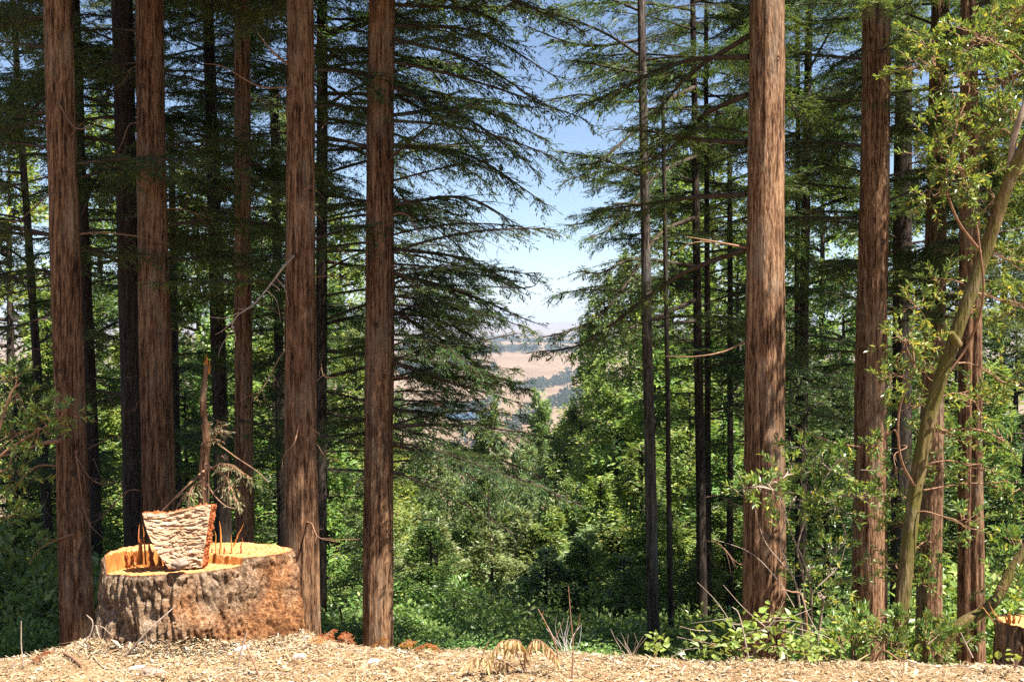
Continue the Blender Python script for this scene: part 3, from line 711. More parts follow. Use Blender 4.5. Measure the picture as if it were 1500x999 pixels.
mb = MB(); tube(mb, smooth_path([(0, 0, -.3), (.05, 0, .4), (-.04, .05, 1.2)], 6), np.linspace(.04, .01, 6), 6); STEM = mb.mesh('stem', [M['darkbark']])

FOREST = []
def forest(name, label, cat, grp, px, py, d, crowns, trk, h0, wmul=1.0, sink=0.0):
    """tree whose top stands at pixel (px, py) at distance d"""
    tp = at(px, py, d); zb = tz(tp[0], tp[1]) - sink
    h = max(.8, tp[2] - zb); s_ = h / h0
    r_ = thing(name, label, cat, (tp[0], tp[1], zb), grp)
    rot = random.uniform(0, 6.28); sxy = s_ ** .5 * wmul if h0 > 3 else s_ * wmul
    link('foliage' if h0 < 3 else 'crown', crowns[random.randrange(len(crowns))], r_, (0, 0, 0), (0, 0, rot), (sxy, sxy, s_))
    link('trunk' if h0 > 3 else 'stem', trk, r_, (0, 0, 0), (0, 0, rot), (sxy, sxy, s_))
    FOREST.append((r_, name, px)); return r_

G_S = 'sunlit conifers on the slope right of the valley view'
SUNL = 'sunlit yellow-green conifer on the slope below, right of the valley view'
for (x, y, d) in [(985, 215, 30), (1045, 170, 33), (925, 360, 34), (885, 395, 40), (862, 470, 46), (1080, 330, 26), (960, 470, 26), (905, 560, 28), (1010, 560, 22), (850, 585, 36), (940, 640, 20), (1060, 600, 20), (880, 690, 22), (985, 740, 17), (845, 700, 26), (905, 735, 20), (955, 760, 18), (1010, 680, 24), (800, 740, 24), (1060, 740, 17), (930, 590, 32), (870, 610, 34), (1085, 650, 22), (860, 780, 18), (1030, 800, 15), (915, 810, 15.5)]:
    forest('sunlit_conifer', SUNL, 'tree', G_S, x, y, d, CON, TRK12, 12, 1.15)
G_P = 'blue-green pines on the slope in the middle'
for (x, y, d) in [(740, 690, 34), (690, 705, 30), (775, 650, 40), (815, 640, 36), (655, 690, 34), (830, 700, 27), (770, 740, 24), (610, 660, 36), (720, 770, 22), (870, 760, 20), (800, 800, 18), (570, 640, 32), (640, 760, 24), (700, 660, 42), (735, 645, 48), (665, 650, 46), (630, 640, 40), (760, 690, 38), (845, 610, 44)]:
    forest('slope_pine', 'blue-green pine in the dense wood below the middle of the valley view', 'tree', G_P, x, y, d, PIN, TRK12, 12, 1.25)
G_O = 'broadleaf trees below the crest in the middle'
for (x, y, d) in [(600, 740, 20), (680, 770, 18), (560, 770, 18), (745, 800, 16), (520, 740, 22), (500, 800, 16), (650, 850, 13.5), (585, 810, 14), (800, 850, 14), (860, 840, 14.5), (1000, 840, 14), (755, 755, 23), (895, 870, 13), (700, 735, 26), (640, 715, 28)]:
    forest('broadleaf_tree', 'bright green broadleaf tree just below the crest in the middle', 'tree', G_O, x, y, d, OAK, TRK7, 7, 1.0)
G_Y = 'young conifers rising behind the crest in the middle'
for i, (x, y, d) in enumerate([(540, 700, 15), (630, 760, 14.5), (960, 720, 18), (1045, 720, 17)]):
    forest('young_conifer', 'feathery young conifer rising just behind the crest in the middle', 'tree', G_Y, x, y, d, (PIN, CON, CON)[i % 3], TRK12, 12, .95)
G_M = 'leafy saplings rising from below the crest in the middle'
for (x, y, d) in [(500, 830, 11), (600, 800, 12), (650, 870, 10.5), (700, 850, 11.5), (760, 890, 10), (820, 840, 12), (615, 905, 9.5), (880, 880, 10.5), (930, 840, 12), (990, 870, 11), (565, 880, 10), (720, 915, 9), (850, 920, 9.2), (1040, 840, 12), (670, 790, 14), (780, 800, 14)]:
    forest('leafy_sapling', 'leafy sapling with bright green leaves rising from below the crest in the middle', 'tree', G_M, x, y, d, MID, TRK4, 4, 1.0)
forest('young_pine', 'young open pine standing alone against the tan hills', 'tree', None, 790, 572, 46, [YPINE], TRK6, 6, 1.3, -5)
forest('young_pine', 'dark young pine among the drooping sprays left of the lone young pine', 'tree', None, 716, 590, 30, [YPINE], TRK6, 6, 1.0, -3)
# dense wood behind the left stand
G_L = 'conifers of the wood behind the left trunks'
LL_ = 'sunlit conifer of the wood seen between the trunks on the left'
for i, (x, y, d) in enumerate([(15, 150, 26), (70, 420, 22), (130, 300, 28), (190, 480, 24), (150, 120, 36), (250, 330, 26), (290, 200, 34), (330, 420, 22), (385, 300, 30), (430, 150, 36), (400, 480, 22), (460, 380, 26), (500, 300, 34), (520, 500, 24), (20, 520, 18), (110, 600, 18), (270, 560, 18), (350, 620, 18), (480, 620, 19), (550, 560, 26), (590, 560, 32)]):
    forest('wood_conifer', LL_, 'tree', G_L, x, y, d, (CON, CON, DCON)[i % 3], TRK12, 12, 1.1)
G_R = 'conifers of the wood behind the right trunks'
for i, (x, y, d) in enumerate([(1130, 260, 30), (1205, 120, 34), (1235, 380, 26), (1160, 470, 22), (1330, 240, 34), (1220, 520, 18), (1300, 480, 22), (1400, 330, 28), (1470, 220, 34), (1490, 420, 22), (1440, 520, 18), (1340, 600, 17), (1500, 600, 16), (1120, 640, 17), (1210, 660, 15)]):
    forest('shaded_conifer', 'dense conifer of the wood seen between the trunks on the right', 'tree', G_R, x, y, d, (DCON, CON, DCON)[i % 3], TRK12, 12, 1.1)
# shrubs tucked under the crest
G_B = 'green shrubs tucked below the crest'
for (x, y, d) in [(20, 700, 11), (60, 800, 10), (30, 880, 9), (1050, 870, 10), (1180, 850, 10.5), (1215, 880, 9.5), (1330, 850, 11), (1400, 840, 10.5), (1470, 850, 10), (1480, 760, 11)]:
    forest('green_shrub', 'green leafy shrub tucked below the crest line behind the litter', 'shrub', G_B, x, y, d, SHR, STEM, 2.2, 1.0)
# each background tree is told apart by the gap it is seen through and its order there
GAPS = [(-999, 'left of the leftmost thick redwood'), (105, 'between leftmost redwood and redwood behind stump'), (228, 'between stump redwood and dead-limb redwood'), (441, 'between dead-limb redwood and dark valley-edge redwood'),
        (553, 'right beside the dark valley-edge redwood'), (660, 'left below the tan hills'), (745, 'straight below the tan hills'), (820, 'right below the sky gap'), (890, 'just left of the slim grey-barked trunk'), (955, 'right of the slim grey-barked trunk'),
        (1035, 'just left of big sunlit redwood'), (1121, 'between big sunlit redwood and mottled redwood'), (1277, 'between mottled redwood and furrowed redwood'), (1420, 'right of the furrowed redwood')]
KW = {'sunlit_conifer': ('sunlit conifer', 'tall sunlit conifers'), 'slope_pine': ('pine', 'blue-green pines'), 'broadleaf_tree': ('tree', 'round broadleaf trees'), 'wood_conifer': ('conifer', 'background conifers'), 'shaded_conifer': ('conifer', 'dense dark conifers'),
      'young_conifer': ('conifer', 'feathery young conifers'), 'leafy_sapling': ('sapling', 'leafy bright saplings'), 'green_shrub': ('shrub', 'low green shrubs')}
ORD = ['first', 'second', 'third', 'fourth', 'fifth', 'sixth', 'seventh', 'eighth', 'ninth', 'tenth', 'eleventh', 'twelfth']
cells = {}
for (o_, nm, px) in FOREST:
    if nm in KW: cells.setdefault((nm, max(i for i, g_ in enumerate(GAPS) if g_[0] <= px)), []).append((px, o_))
for (nm, gi), lst in cells.items():
    lst.sort(key=lambda q: q[0])
    for i, (px, o_) in enumerate(lst):
        o_['label'] = ('the only one of the ' + KW[nm][1] + ' ' + GAPS[gi][1]) if len(lst) == 1 else (ORD[i] + ' from left of the ' + KW[nm][1] + ' ' + GAPS[gi][1])

# ------------------------------------------------------------------ far hills: woods, pond, haze
m, n, o = new_mat('pond_water')
p = n.nodes.new('ShaderNodeBsdfPrincipled'); p.inputs['Base Color'].default_value = (0.03, 0.06, 0.10, 1); p.inputs['Roughness'].default_value = 0.3
n.links.new(p.outputs[0], o.inputs[0]); M['water'] = m
pc = at(690, 622, 1150.0); th = np.linspace(0, 2 * np.pi, 49)[:-1]
rr_ = 1 + .25 * np.sin(th * 2 + 1) + .12 * np.sin(th * 5)
X, Y = pc[0] + 24 * rr_ * np.cos(th), pc[1] + 50 * rr_ * np.sin(th)
zp = float(np.max(terrain(X, Y))) + .4
mb = MB(); mb.add(np.stack([X, Y, np.full(48, zp)], -1), [list(range(48))]); o = mb.build('pond', M['water']); o['kind'] = 'structure'

def far_woods(name, label, bands, mat, seed, per=42):
    r = np.random.default_rng(seed); mb = MB(); C, D, N, L = [], [], [], []
    for (x0, y0, x1, y1, n_, spread, h) in bands:
        for k in range(n_):
            t = r.random(); x = x0 + (x1 - x0) * t + r.normal(0, spread); y = y0 + (y1 - y0) * t + r.normal(0, spread * 1.6)
            hh = h * r.uniform(.5, 1.2); z = tz(x, y)
            v = rand_dirs(per, r) * np.array([.55, .55, .5]) * hh * r.uniform(.5, 1, (per, 1)); v[:, 2] += hh * .45
            C.append(np.array([x, y, z]) + v); D.append(norm(v) + r.normal(0, .6, (per, 3))); N.append(r.normal(0, 1, (per, 3)) + np.array([0, 0, .7])); L.append(np.full(per, hh * .38))
    diamonds(mb, *map(np.concatenate, (C, D, N, L)), np.concatenate(L) * .8, 0, .15)
    o = mb.build(name, mat); o['kind'] = 'stuff'; o['label'] = label; o['category'] = 'woods'; return o
def hp(px, d): return ((px - 750) / F * d, d)
bands = []
for (p0, d0, p1, d1, n_, sp, h) in [(690, 2150, 880, 2300, 130, 22, 13), (640, 2900, 900, 2700, 120, 30, 14), (770, 1500, 860, 1750, 90, 14, 11), (790, 1150, 840, 1420, 60, 9, 10), (740, 1000, 790, 1150, 25, 10, 9),
                                (560, 1700, 700, 1900, 110, 25, 12), (600, 1180, 720, 1250, 60, 10, 10), (640, 900, 780, 980, 25, 20, 9), (500, 2400, 700, 2500, 110, 30, 13), (840, 900, 960, 1000, 60, 20, 10),
                                (0, 1500, 500, 1700, 200, 50, 13), (900, 1600, 1500, 1800, 200, 60, 13), (650, 3800, 900, 4200, 120, 60, 18)]:
    a_, b_ = hp(p0, d0), hp(p1, d1); bands.append((*a_, *b_, n_, sp, h))
M['far_leaf'] = leaf_mat('far_oak_foliage', [(0, (0.03, 0.05, 0.025)), (1, (0.06, 0.085, 0.04))], 0.2, 0.1)
far_woods('distant_woods', 'dark bands of oak woods across the tan hills', bands, M['far_leaf'], 71)

hz, n, o = new_mat('haze_air'); n.nodes.clear()
o = n.nodes.new('ShaderNodeOutputMaterial'); v = n.nodes.new('ShaderNodeVolumePrincipled')
v.inputs['Density'].default_value = HAZE_D; v.inputs['Color'].default_value = (0.56, 0.65, 0.80, 1); v.inputs['Anisotropy'].default_value = 0.0
n.links.new(v.outputs[0], o.inputs['Volume'])
mb = MB(); x0, x1, y0, y1, z0, z1 = -13500, 13500, -13500, 13500, -260, 190
Vb = np.array([(x, y, z) for z in (z0, z1) for y in (y0, y1) for x in (x0, x1)], float)
mb.add(Vb, [(0, 2, 3, 1), (4, 5, 7, 6), (0, 1, 5, 4), (2, 6, 7, 3), (0, 4, 6, 2), (1, 3, 7, 5)])
o = mb.build('haze', hz); o['kind'] = 'stuff'; o['label'] = 'thin pale summer haze over the valley'; o['category'] = 'haze'

# ------------------------------------------------------------------ the cut stump
def wood_mat(name, c1, c2, c3, rings=None, stretch=(1, 1, 1), scale=40.0, bump=.4):
    m, n, o = new_mat(name); tc = n.nodes.new('ShaderNodeTexCoord')
    f = noise_(n, mapping(n, tc.outputs['Object'], stretch), scale, 5, .65)
    f2 = noise_(n, tc.outputs['Object'], 7.0, 3, .6)
    c = ramp(n, [(.3, c1), (.5, c2), (.72, c3)], f)
    c = mixc(n, .55, c, ramp(n, [(.35, (.72, .58, .45)), (.65, (1.15, 1.15, 1.15))], f2), 'MULTIPLY')
    if rings:
        wv = n.nodes.new('ShaderNodeTexWave'); wv.wave_type = 'RINGS'; wv.rings_direction = 'Z'; wv.inputs['Scale'].default_value = rings; wv.inputs['Distortion'].default_value = 2.5; wv.inputs['Detail'].default_value = 2
        n.links.new(tc.outputs['Object'], wv.inputs['Vector'])
        c = mixc(n, .7, c, ramp(n, [(0, (.66, .5, .38)), (1, (1.15, 1.15, 1.15))], wv.outputs['Fac']), 'MULTIPLY')
    p = n.nodes.new('ShaderNodeBsdfPrincipled'); p.inputs['Roughness'].default_value = .9; p.inputs['Specular IOR Level'].default_value = .15
    n.links.new(c, p.inputs['Base Color']); n.links.new(bump_(n, f, bump, .02), p.inputs['Normal']); n.links.new(p.outputs[0], o.inputs[0]); return m
M['cutwood'] = wood_mat('fresh_cut_wood', (.36, .17, .055), (.48, .28, .11), (.56, .40, .21), rings=9.0)
M['orangewood'] = wood_mat('orange_torn_wood', (0.285, 0.083, 0.019), (0.435, 0.165, 0.038), (0.465, 0.247, 0.075), stretch=(1, 1, .15), scale=70)
M['redwoodcut'] = wood_mat('red_split_wood', (0.195, 0.049, 0.019), (0.338, 0.105, 0.038), (0.413, 0.188, 0.075), stretch=(1, 1, .15), scale=60)
# stump bark: grey plates, brown between, ruddy to the right and low down
m, n, o = new_mat('stump_bark'); tc = n.nodes.new('ShaderNodeTexCoord'); v_ = tc.outputs['Object']
f1 = noise_(n, v_, 9, 5, .65); f2 = noise_(n, v_, 42, 5, .7); f3 = noise_(n, v_, 3.0, 3, .5)
cg = ramp(n, [(.3, (.13, .08, .05)), (.48, (.30, .205, .13)), (.66, (.52, .42, .31))], f2)
cr = ramp(n, [(.3, (.12, .045, .02)), (.5, (.32, .145, .06)), (.68, (.52, .30, .15))], f2)
sp = n.nodes.new('ShaderNodeSeparateXYZ'); n.links.new(v_, sp.inputs[0])
side = math_(n, 'ADD', math_(n, 'MULTIPLY', sp.outputs[0], .5), math_(n, 'ADD', math_(n, 'MULTIPLY', sp.outputs[2], -.55), math_(n, 'MULTIPLY', f3, 1.5)))
fac = ramp(n, [(.42, (0, 0, 0)), (.85, (1, 1, 1))], side)
c = mixc(n, fac, cg, cr)
c = mixc(n, .8, c, ramp(n, [(.36, (.36, .30, .25)), (.58, (1.2, 1.15, 1.1))], f1), 'MULTIPLY')
p = n.nodes.new('ShaderNodeBsdfPrincipled'); p.inputs['Roughness'].default_value = .95; p.inputs['Specular IOR Level'].default_value = .1
n.links.new(c, p.inputs['Base Color']); n.links.new(bump_(n, f2, 1.0, .05), p.inputs['Normal']); n.links.new(p.outputs[0], o.inputs[0]); M['stumpbark'] = m

SX, SY = (288 - 750) / F * 6.6, 6.6
SRX, SRY = .59, .49
SZ0 = -.20
def plane_z(x, y): return .505 - .10 * (y - SY) + .02 * fbm(x * 9, y * 9, 0, 2, 3) * .5
def notch(x, y):
    """depth of the lower face cut at the front"""
    lx = x - SX; ly = y - SY
    yh = .02 - .46 * np.clip((lx + .1) / .62, 0, 1) ** 1.3          # hinge line drifts to the front rim on the right
    a_ = np.clip((lx + .505) / .012, 0, 1)                          # left wall
    b_ = np.clip((yh + .015 * vnoise(lx * 30, 0, 0, 4) - ly) / .02, 0, 1)
    return (.115 - .075 * np.clip((lx + .5) / 1.0, 0, 1)) * a_ * b_
def rim(thv):
    return 1 + .035 * np.sin(thv * 3 + .6) + .02 * np.sin(thv * 5 + 2) + .012 * np.sin(thv * 9)
NA, NH = 520, 110
th = np.arange(NA) / NA * 2 * np.pi
hs = np.linspace(0, 1, NH)
Hh, Tt = np.meshgrid(hs, th, indexing='ij')
cx_, sy_ = np.cos(Tt), np.sin(Tt)
front = np.clip(-sy_, 0, 1)
fl = (1 - Hh) ** 2
R0 = rim(Tt) * (1 + .05 * (1 - Hh) + .05 * fl + fl * (.10 * np.exp(-((Tt - 4.75) / .35) ** 2) + .10 * np.exp(-((Tt - 5.6) / .25) ** 2) + .12 * np.exp(-((Tt - 3.4) / .3) ** 2) + .05 * vnoise(cx_ * 2.5, sy_ * 2.5, 0, 8)))
px_, py_ = R0 * cx_ * SRX, R0 * sy_ * SRY; zz = Hh * .55
w1 = .08 * fbm(cx_ * 3, sy_ * 3, zz * 5, 2, 55)
ridge = np.abs(vnoise((cx_ + w1) * 10 + zz * 4, (sy_ + w1) * 10, zz * 3.0, 21))
ridge2 = np.abs(vnoise((cx_ - w1) * 21 + zz * 9, sy_ * 21, zz * 7, 22))
ridge3 = vnoise(cx_ * 40, sy_ * 40, zz * 42, 23)
lump = fbm(cx_ * 2.6, sy_ * 2.6, zz * 5.5, 3, 24)
hole = -.075 * np.exp(-(((Tt - 4.55) / .10) ** 2 + ((Hh - .62) / .07) ** 2)) - .05 * np.exp(-(((Tt - 5.05) / .07) ** 2 + ((Hh - .72) / .08) ** 2)) + .06 * np.exp(-(((Tt - 4.95) / .22) ** 2 + ((Hh - .52) / .10) ** 2)) - .05 * np.exp(-(((Tt - 4.9) / .12) ** 2 + ((Hh - .36) / .05) ** 2))
atten = np.clip((1 - Hh) / .03, .35, 1)
ck = lambda f, w_: np.exp(-(f / w_) ** 2)
left = np.clip(.6 - cx_ * .7, .5, 1.2)
fib = vnoise(cx_ * 30 + 3 * w1, sy_ * 30, zz * 5, 27)
disp = atten * (-.07 * left * ck(ridge, .12) - .04 * ck(ridge2, .13) + .016 * ridge3 + .034 * fib * np.clip(.8 + cx_, .3, 1.3) + .19 * lump * (1 - Hh * .55) + .03) + hole
rs_ = R0 + disp
X = SX + rs_ * cx_ * SRX; Y = SY + rs_ * sy_ * SRY
topz = plane_z(X[-1], Y[-1]) - notch(X[-1], Y[-1])
Z = SZ0 + (topz[None] - SZ0) * Hh
stump = thing('tree_stump', 'wide sunlit redwood stump with rough furrowed bark and fresh cut top', 'stump', (SX, SY, SZ0))
org = np.array([SX, SY, SZ0])
i, j = np.meshgrid(np.arange(NH - 1), np.arange(NA), indexing='ij'); j2 = (j + 1) % NA
mb = MB(); mb.add(np.stack([X, Y, Z], -1).reshape(-1, 3) - org, np.stack([i * NA + j, i * NA + j2, (i + 1) * NA + j2, (i + 1) * NA + j], -1).reshape(-1, 4), 0, True)
mb.build('bark', M['stumpbark'], stump)
NR = 130
q = np.linspace(0, .985, NR)[:, None]
X2 = SX + (X[-1] - SX)[None] * q; Y2 = SY + (Y[-1] - SY)[None] * q
nn = notch(X2, Y2)
Z2 = plane_z(X2, Y2) - nn + .004 * vnoise(X2 * 60, Y2 * 60, 0, 2) + .002
i, j = np.meshgrid(np.arange(NR - 1), np.arange(NA), indexing='ij'); j2 = (j + 1) % NA
fq = np.stack([i * NA + j, i * NA + j2, (i + 1) * NA + j2, (i + 1) * NA + j], -1).reshape(-1, 4)
V2 = np.stack([X2, Y2, Z2], -1).reshape(-1, 3) - org
zc = V2[fq][:, :, 2]; steep = (zc.max(1) - zc.min(1)) > .012
nf = nn.reshape(-1)[fq].mean(1) > .01
mb = MB(); mb.add(V2, fq[~steep & ~nf], 0, True); mb.build('cut_surface', M['cutwood'], stump)
mb = MB(); mb.add(V2, fq[~steep & nf], 0, True); mb.build('face_cut', M['cutwood'], stump)
mb = MB(); mb.add(V2, fq[steep], 0, False); mb.build('step_face', M['orangewood'], stump)
# outer ring between the top sheet and the bark edge
ring = np.concatenate([V2[-NA:], np.stack([X[-1], Y[-1], Z[-1]], -1) - org + np.array([0, 0, .001])])
jj = np.arange(NA); j2 = (jj + 1) % NA
mb = MB(); mb.add(ring, np.stack([jj, j2, NA + j2, NA + jj], -1), 0, True); mb.build('bark_rim', M['redwoodcut'], stump)

def splinter(pb, pt, w0, parent, o0, mat='orangewood', seed=0):
    r = np.random.default_rng(seed); pb, pt = np.asarray(pb) - o0, np.asarray(pt) - o0
    u = np.linspace(0, 1, 7)[:, None]; P = pb + (pt - pb) * u + r.normal(0, .004, (7, 3)) * u
    mb = MB(); tube(mb, P, w0 * np.array([1, .95, .85, .8, .6, .4, .08]) * r.uniform(.8, 1.15, 7), 4, 0, False); return mb.build('splinter', M[mat], parent)
SPL = [(204, 822, 202, 768, 6.5, .009), (212, 822, 208, 770, 6.5, .006), (203, 822, 205, 790, 6.48, .02), (222, 824, 216, 795, 6.5, .018), (232, 824, 234, 800, 6.5, .016), (190, 824, 192, 800, 6.5, .006), (242, 826, 236, 806, 6.5, .014),
       (314, 822, 315, 776, 6.5, .006), (322, 824, 321, 764, 6.45, .011), (328, 822, 327, 800, 6.45, .012), (338, 822, 338, 782, 6.45, .0065), (340, 796, 356, 766, 6.45, .0055), (351, 820, 353, 788, 6.45, .007), (347, 822, 351, 806, 6.45, .006), (334, 824, 333, 808, 6.45, .010), (362, 818, 363, 808, 6.4, .006), (372, 818, 374, 810, 6.4, .006), (310, 826, 309, 800, 6.5, .010)]
for i, (x0, y0, x1, y1, d, w_) in enumerate(SPL):
    splinter(at(x0, y0 + 6, d), at(x1, y1, d + .02), w_, stump, org, 'orangewood' if i % 3 else 'redwoodcut', i)
rk = np.random.default_rng(5)
for i in range(60):     # ragged hinge fibres along the step
    lx = rk.uniform(-.46, .16); b = np.array([SX + lx, SY + .03 + rk.uniform(-.03, .02), plane_z(SX + lx, SY) - .09])
    splinter(b, b + np.array([rk.normal(0, .02), rk.normal(-.01, .02), rk.uniform(.05, .13)]), rk.uniform(.006, .016), stump, org, ['orangewood', 'redwoodcut', 'cutwood'][i % 3], 50 + i)

# the slab of thick bark standing on the cut
NU, NV = 150, 130
u = np.linspace(0, 1, NU); v = np.linspace(0, 1, NV); V_, U_ = np.meshgrid(v, u, indexing='ij')
def slab_pt(U, V):
    bl, br, tl, tr = (246, 834), (294, 832), (207, 752), (308, 743)
    xx = (bl[0] * (1 - U) + br[0] * U) * (1 - V) + (tl[0] * (1 - U) + tr[0] * U) * V - 14 * np.sin(V * np.pi) * (1 - U) * .5
    yy = (bl[1] * (1 - U) + br[1] * U) * (1 - V) + (tl[1] * (1 - U) + tr[1] * U) * V + 3 * np.sin(U * 5) * V
    return xx, yy
PX, PY = slab_pt(U_, V_)
dd = 6.19 + .10 * V_ + .02 * np.sin(U_ * 3)
X = (PX - 750) / F * dd; Y = dd; Z = EYE - (PY - HOR) / F * dd
flk = vnoise(U_ * 11 + .8 * V_, V_ * 46 + 2.5 * vnoise(U_ * 4, V_ * 5, 0, 61), 0, 62)
flk2 = vnoise(U_ * 24, V_ * 85, 0, 63)
flk3 = vnoise(U_ * 5, V_ * 20, 0, 64)
flk4 = vnoise(U_ * 60, V_ * 120, 0, 65)
rel = .0075 * np.sign(flk) * np.abs(flk) ** .5 + .0045 * flk2 + .009 * flk3 + .0025 * flk4
edge = np.minimum(np.minimum(U_, 1 - U_), np.minimum(V_, 1 - V_)); rel = rel * np.clip(edge / .02, 0, 1)
Yf = Y - rel
org2 = at(270, 834, 6.25)
slab = thing('bark_slab', 'thick tan slab of flaky bark standing upright on the stump', 'bark slab', tuple(org2))
i, j = np.meshgrid(np.arange(NV - 1), np.arange(NU - 1), indexing='ij')
fq = np.stack([i * NU + j, i * NU + j + 1, (i + 1) * NU + j + 1, (i + 1) * NU + j], -1).reshape(-1, 4)
FV = np.stack([X, Yf, Z], -1)
M['slab'] = wood_mat('flaky_tan_bark', (.32, .155, .075), (.43, .295, .19), (.53, .43, .32), stretch=(.5, .5, 3), scale=26)
mb = MB(); mb.add(FV.reshape(-1, 3) - org2, fq, 0, False); mb.build('flaky_face', M['slab'], slab)
THK = np.array([-.015, .16, -.03])
def side(edge_pts, name, mat, k=12, bulge=.006, sd=1):
    E = np.asarray(edge_pts); s_ = np.linspace(0, 1, k)[:, None, None]
    Q = E[None] + s_ * THK + np.random.default_rng(sd).normal(0, bulge, (k, len(E), 3)) * (s_ > 0)
    ne = len(E); i, j = np.meshgrid(np.arange(k - 1), np.arange(ne - 1), indexing='ij')
    mb = MB(); mb.add(Q.reshape(-1, 3) - org2, np.stack([i * ne + j, i * ne + j + 1, (i + 1) * ne + j + 1, (i + 1) * ne + j], -1).reshape(-1, 4), 0, False)
    return mb.build(name, M[mat], slab)
side(FV[::3, -1], 'split_side', 'redwoodcut', sd=1); side(FV[::3, 0][::-1], 'split_side', 'redwoodcut', sd=2)
side(FV[-1, ::-3], 'top_edge', 'redwoodcut', bulge=.008, sd=3); side(FV[0, ::3], 'bottom_edge', 'redwoodcut', sd=4)
gy, gx = FV[::10, ::10].shape[:2]; i, j = np.meshgrid(np.arange(gy - 1), np.arange(gx - 1), indexing='ij')
mb = MB(); mb.add((np.stack([X, Y, Z], -1)[::10, ::10] + THK).reshape(-1, 3) - org2, np.stack([i * gx + j, (i + 1) * gx + j, (i + 1) * gx + j + 1, i * gx + j + 1], -1).reshape(-1, 4)); mb.build('back_face', M['redwoodcut'], slab)

def lumpy(name, label, cat, c, size, mat, seed, rot=0.0):
    nu, nv = 28, 18; a_ = np.arange(nu) / nu * 2 * np.pi; b_ = np.linspace(0, np.pi, nv); B, A = np.meshgrid(b_, a_, indexing='ij')
    d = np.stack([np.sin(B) * np.cos(A), np.sin(B) * np.sin(A), np.cos(B)], -1)
    d = np.sign(d) * np.abs(d) ** .75
    r_ = 1 + .35 * fbm(d[..., 0] * 1.6 + seed, d[..., 1] * 1.6, d[..., 2] * 1.6, 3, seed)
    V = d * r_[..., None] * np.array(size)
    V = V @ np.array(Matrix.Rotation(rot, 3, 'Y')).T
    i, j = np.meshgrid(np.arange(nv - 1), np.arange(nu), indexing='ij'); j2 = (j + 1) % nu
    mb = MB(); mb.add(V.reshape(-1, 3), np.stack([i * nu + j, (i + 1) * nu + j, (i + 1) * nu + j2, i * nu + j2], -1).reshape(-1, 4), 0, False)
    return tag(mb.build(name, mat, None, tuple(c)), label, cat)
M['chunk'] = plain_mat('grey_brown_chunk', (.16, .10, .07), (.36, .27, .21), 30, bump=.5)
lumpy('wood_chunk', 'small grey-brown chunk lying at the foot of the bark slab', 'wood chunk', at(262, 827, 6.1), (.055, .04, .032), M['chunk'], 4, -.25)

# broken snag behind the stump, with a wilted spray
zb = tz(*at(300, 700, 7.9)[:2]) - .1
sb = at(293, 860, 7.9); sb[2] = zb
snag = thing('broken_snag', 'broken brown snag with splintered orange tip behind the stump', 'snag', tuple(sb))
mb = MB(); P = smooth_path([sb, at(298, 700, 7.9), at(302, 640, 7.9), at(297, 590, 7.9), at(302, 535, 7.9)], 40) - sb
mb2 = trunk_mesh
k_ = 18; r_ = np.interp(np.linspace(0, 1, 40), [0, .55, 1], [.046, .034, .018])
tube(mb, P, r_ * (1 + .12 * np.random.default_rng(1).normal(size=40)), 12); mb.build('trunk', M['redbark'], snag)
for i, (dx, dy, w_) in enumerate([(1, -14, .010), (5, -6, .008), (-3, -4, .009), (7, 4, .006), (-1, -8, .006)]):
    splinter(at(302 + dx * .5, 548, 7.9), at(302 + dx, 532 + dy, 7.9), w_, snag, sb, 'orangewood', 90 + i)
mb = MB(); tube(mb, smooth_path([at(235, 750, 7.5), at(270, 715, 7.6), at(298, 690, 7.8)], 10) - sb, np.linspace(.006, .012, 10), 5)
tube(mb, smooth_path([at(318, 650, 7.8), at(345, 670, 7.7), at(375, 690, 7.6), at(392, 706, 7.6)], 10) - sb, np.linspace(.006, .003, 10), 5)
tube(mb, smooth_path([at(298, 700, 7.8), at(312, 725, 7.6), at(330, 742, 7.5), at(345, 745, 7.5)], 10) - sb, np.linspace(.007, .003, 10), 5); mb.build('twig', M['browntwig'], snag)
for i, pts in enumerate([[(300, 690), (330, 680), (365, 700)], [(300, 680), (330, 700), (345, 735)], [(300, 700), (280, 715), (275, 735)], [(300, 650), (315, 640), (318, 615)]]):
    mb = MB(); spray(mb, smooth_path([at(x, y, 7.75 - .1 * q_) for q_, (x, y) in enumerate(pts)], 10) - sb, .005, .13, .06, .038, .011, 700 + i, droop=.6, dens=.55, bare=.25)
    mb.build('wilted_spray', [M['browntwig'], M['wilt_leaf']], snag)

# small cut stump at the right edge
c2 = at(1508, 955, 6.3); c2[2] = tz(c2[0], c2[1]) - .08
st2 = thing('tree_stump', 'small cut stump with splinters at the right edge', 'stump', tuple(c2))
na, nh = 120, 40; a_ = np.arange(na) / na * 2 * np.pi; hh = np.linspace(0, 1, nh); Hh, A = np.meshgrid(hh, a_, indexing='ij')
r_ = .165 * (1 + .05 * np.sin(A * 3) + .15 * (1 - Hh) ** 2 + .14 * (np.clip(2 * np.abs(vnoise(np.cos(A) * 6, np.sin(A) * 6, Hh * 3, 91)), 0, 1) - .5) + .05 * vnoise(np.cos(A) * 16, np.sin(A) * 16, Hh * 9, 92))
zt_ = at(1480, 918, 6.2)[2] - c2[2]
V = np.stack([r_ * np.cos(A), r_ * np.sin(A), Hh * zt_], -1)
i, j = np.meshgrid(np.arange(nh - 1), np.arange(na), indexing='ij'); j2 = (j + 1) % na
mb = MB(); mb.add(V.reshape(-1, 3), np.stack([i * na + j, i * na + j2, (i + 1) * na + j2, (i + 1) * na + j], -1).reshape(-1, 4), 0, True); mb.build('bark', M['litbark'], st2)
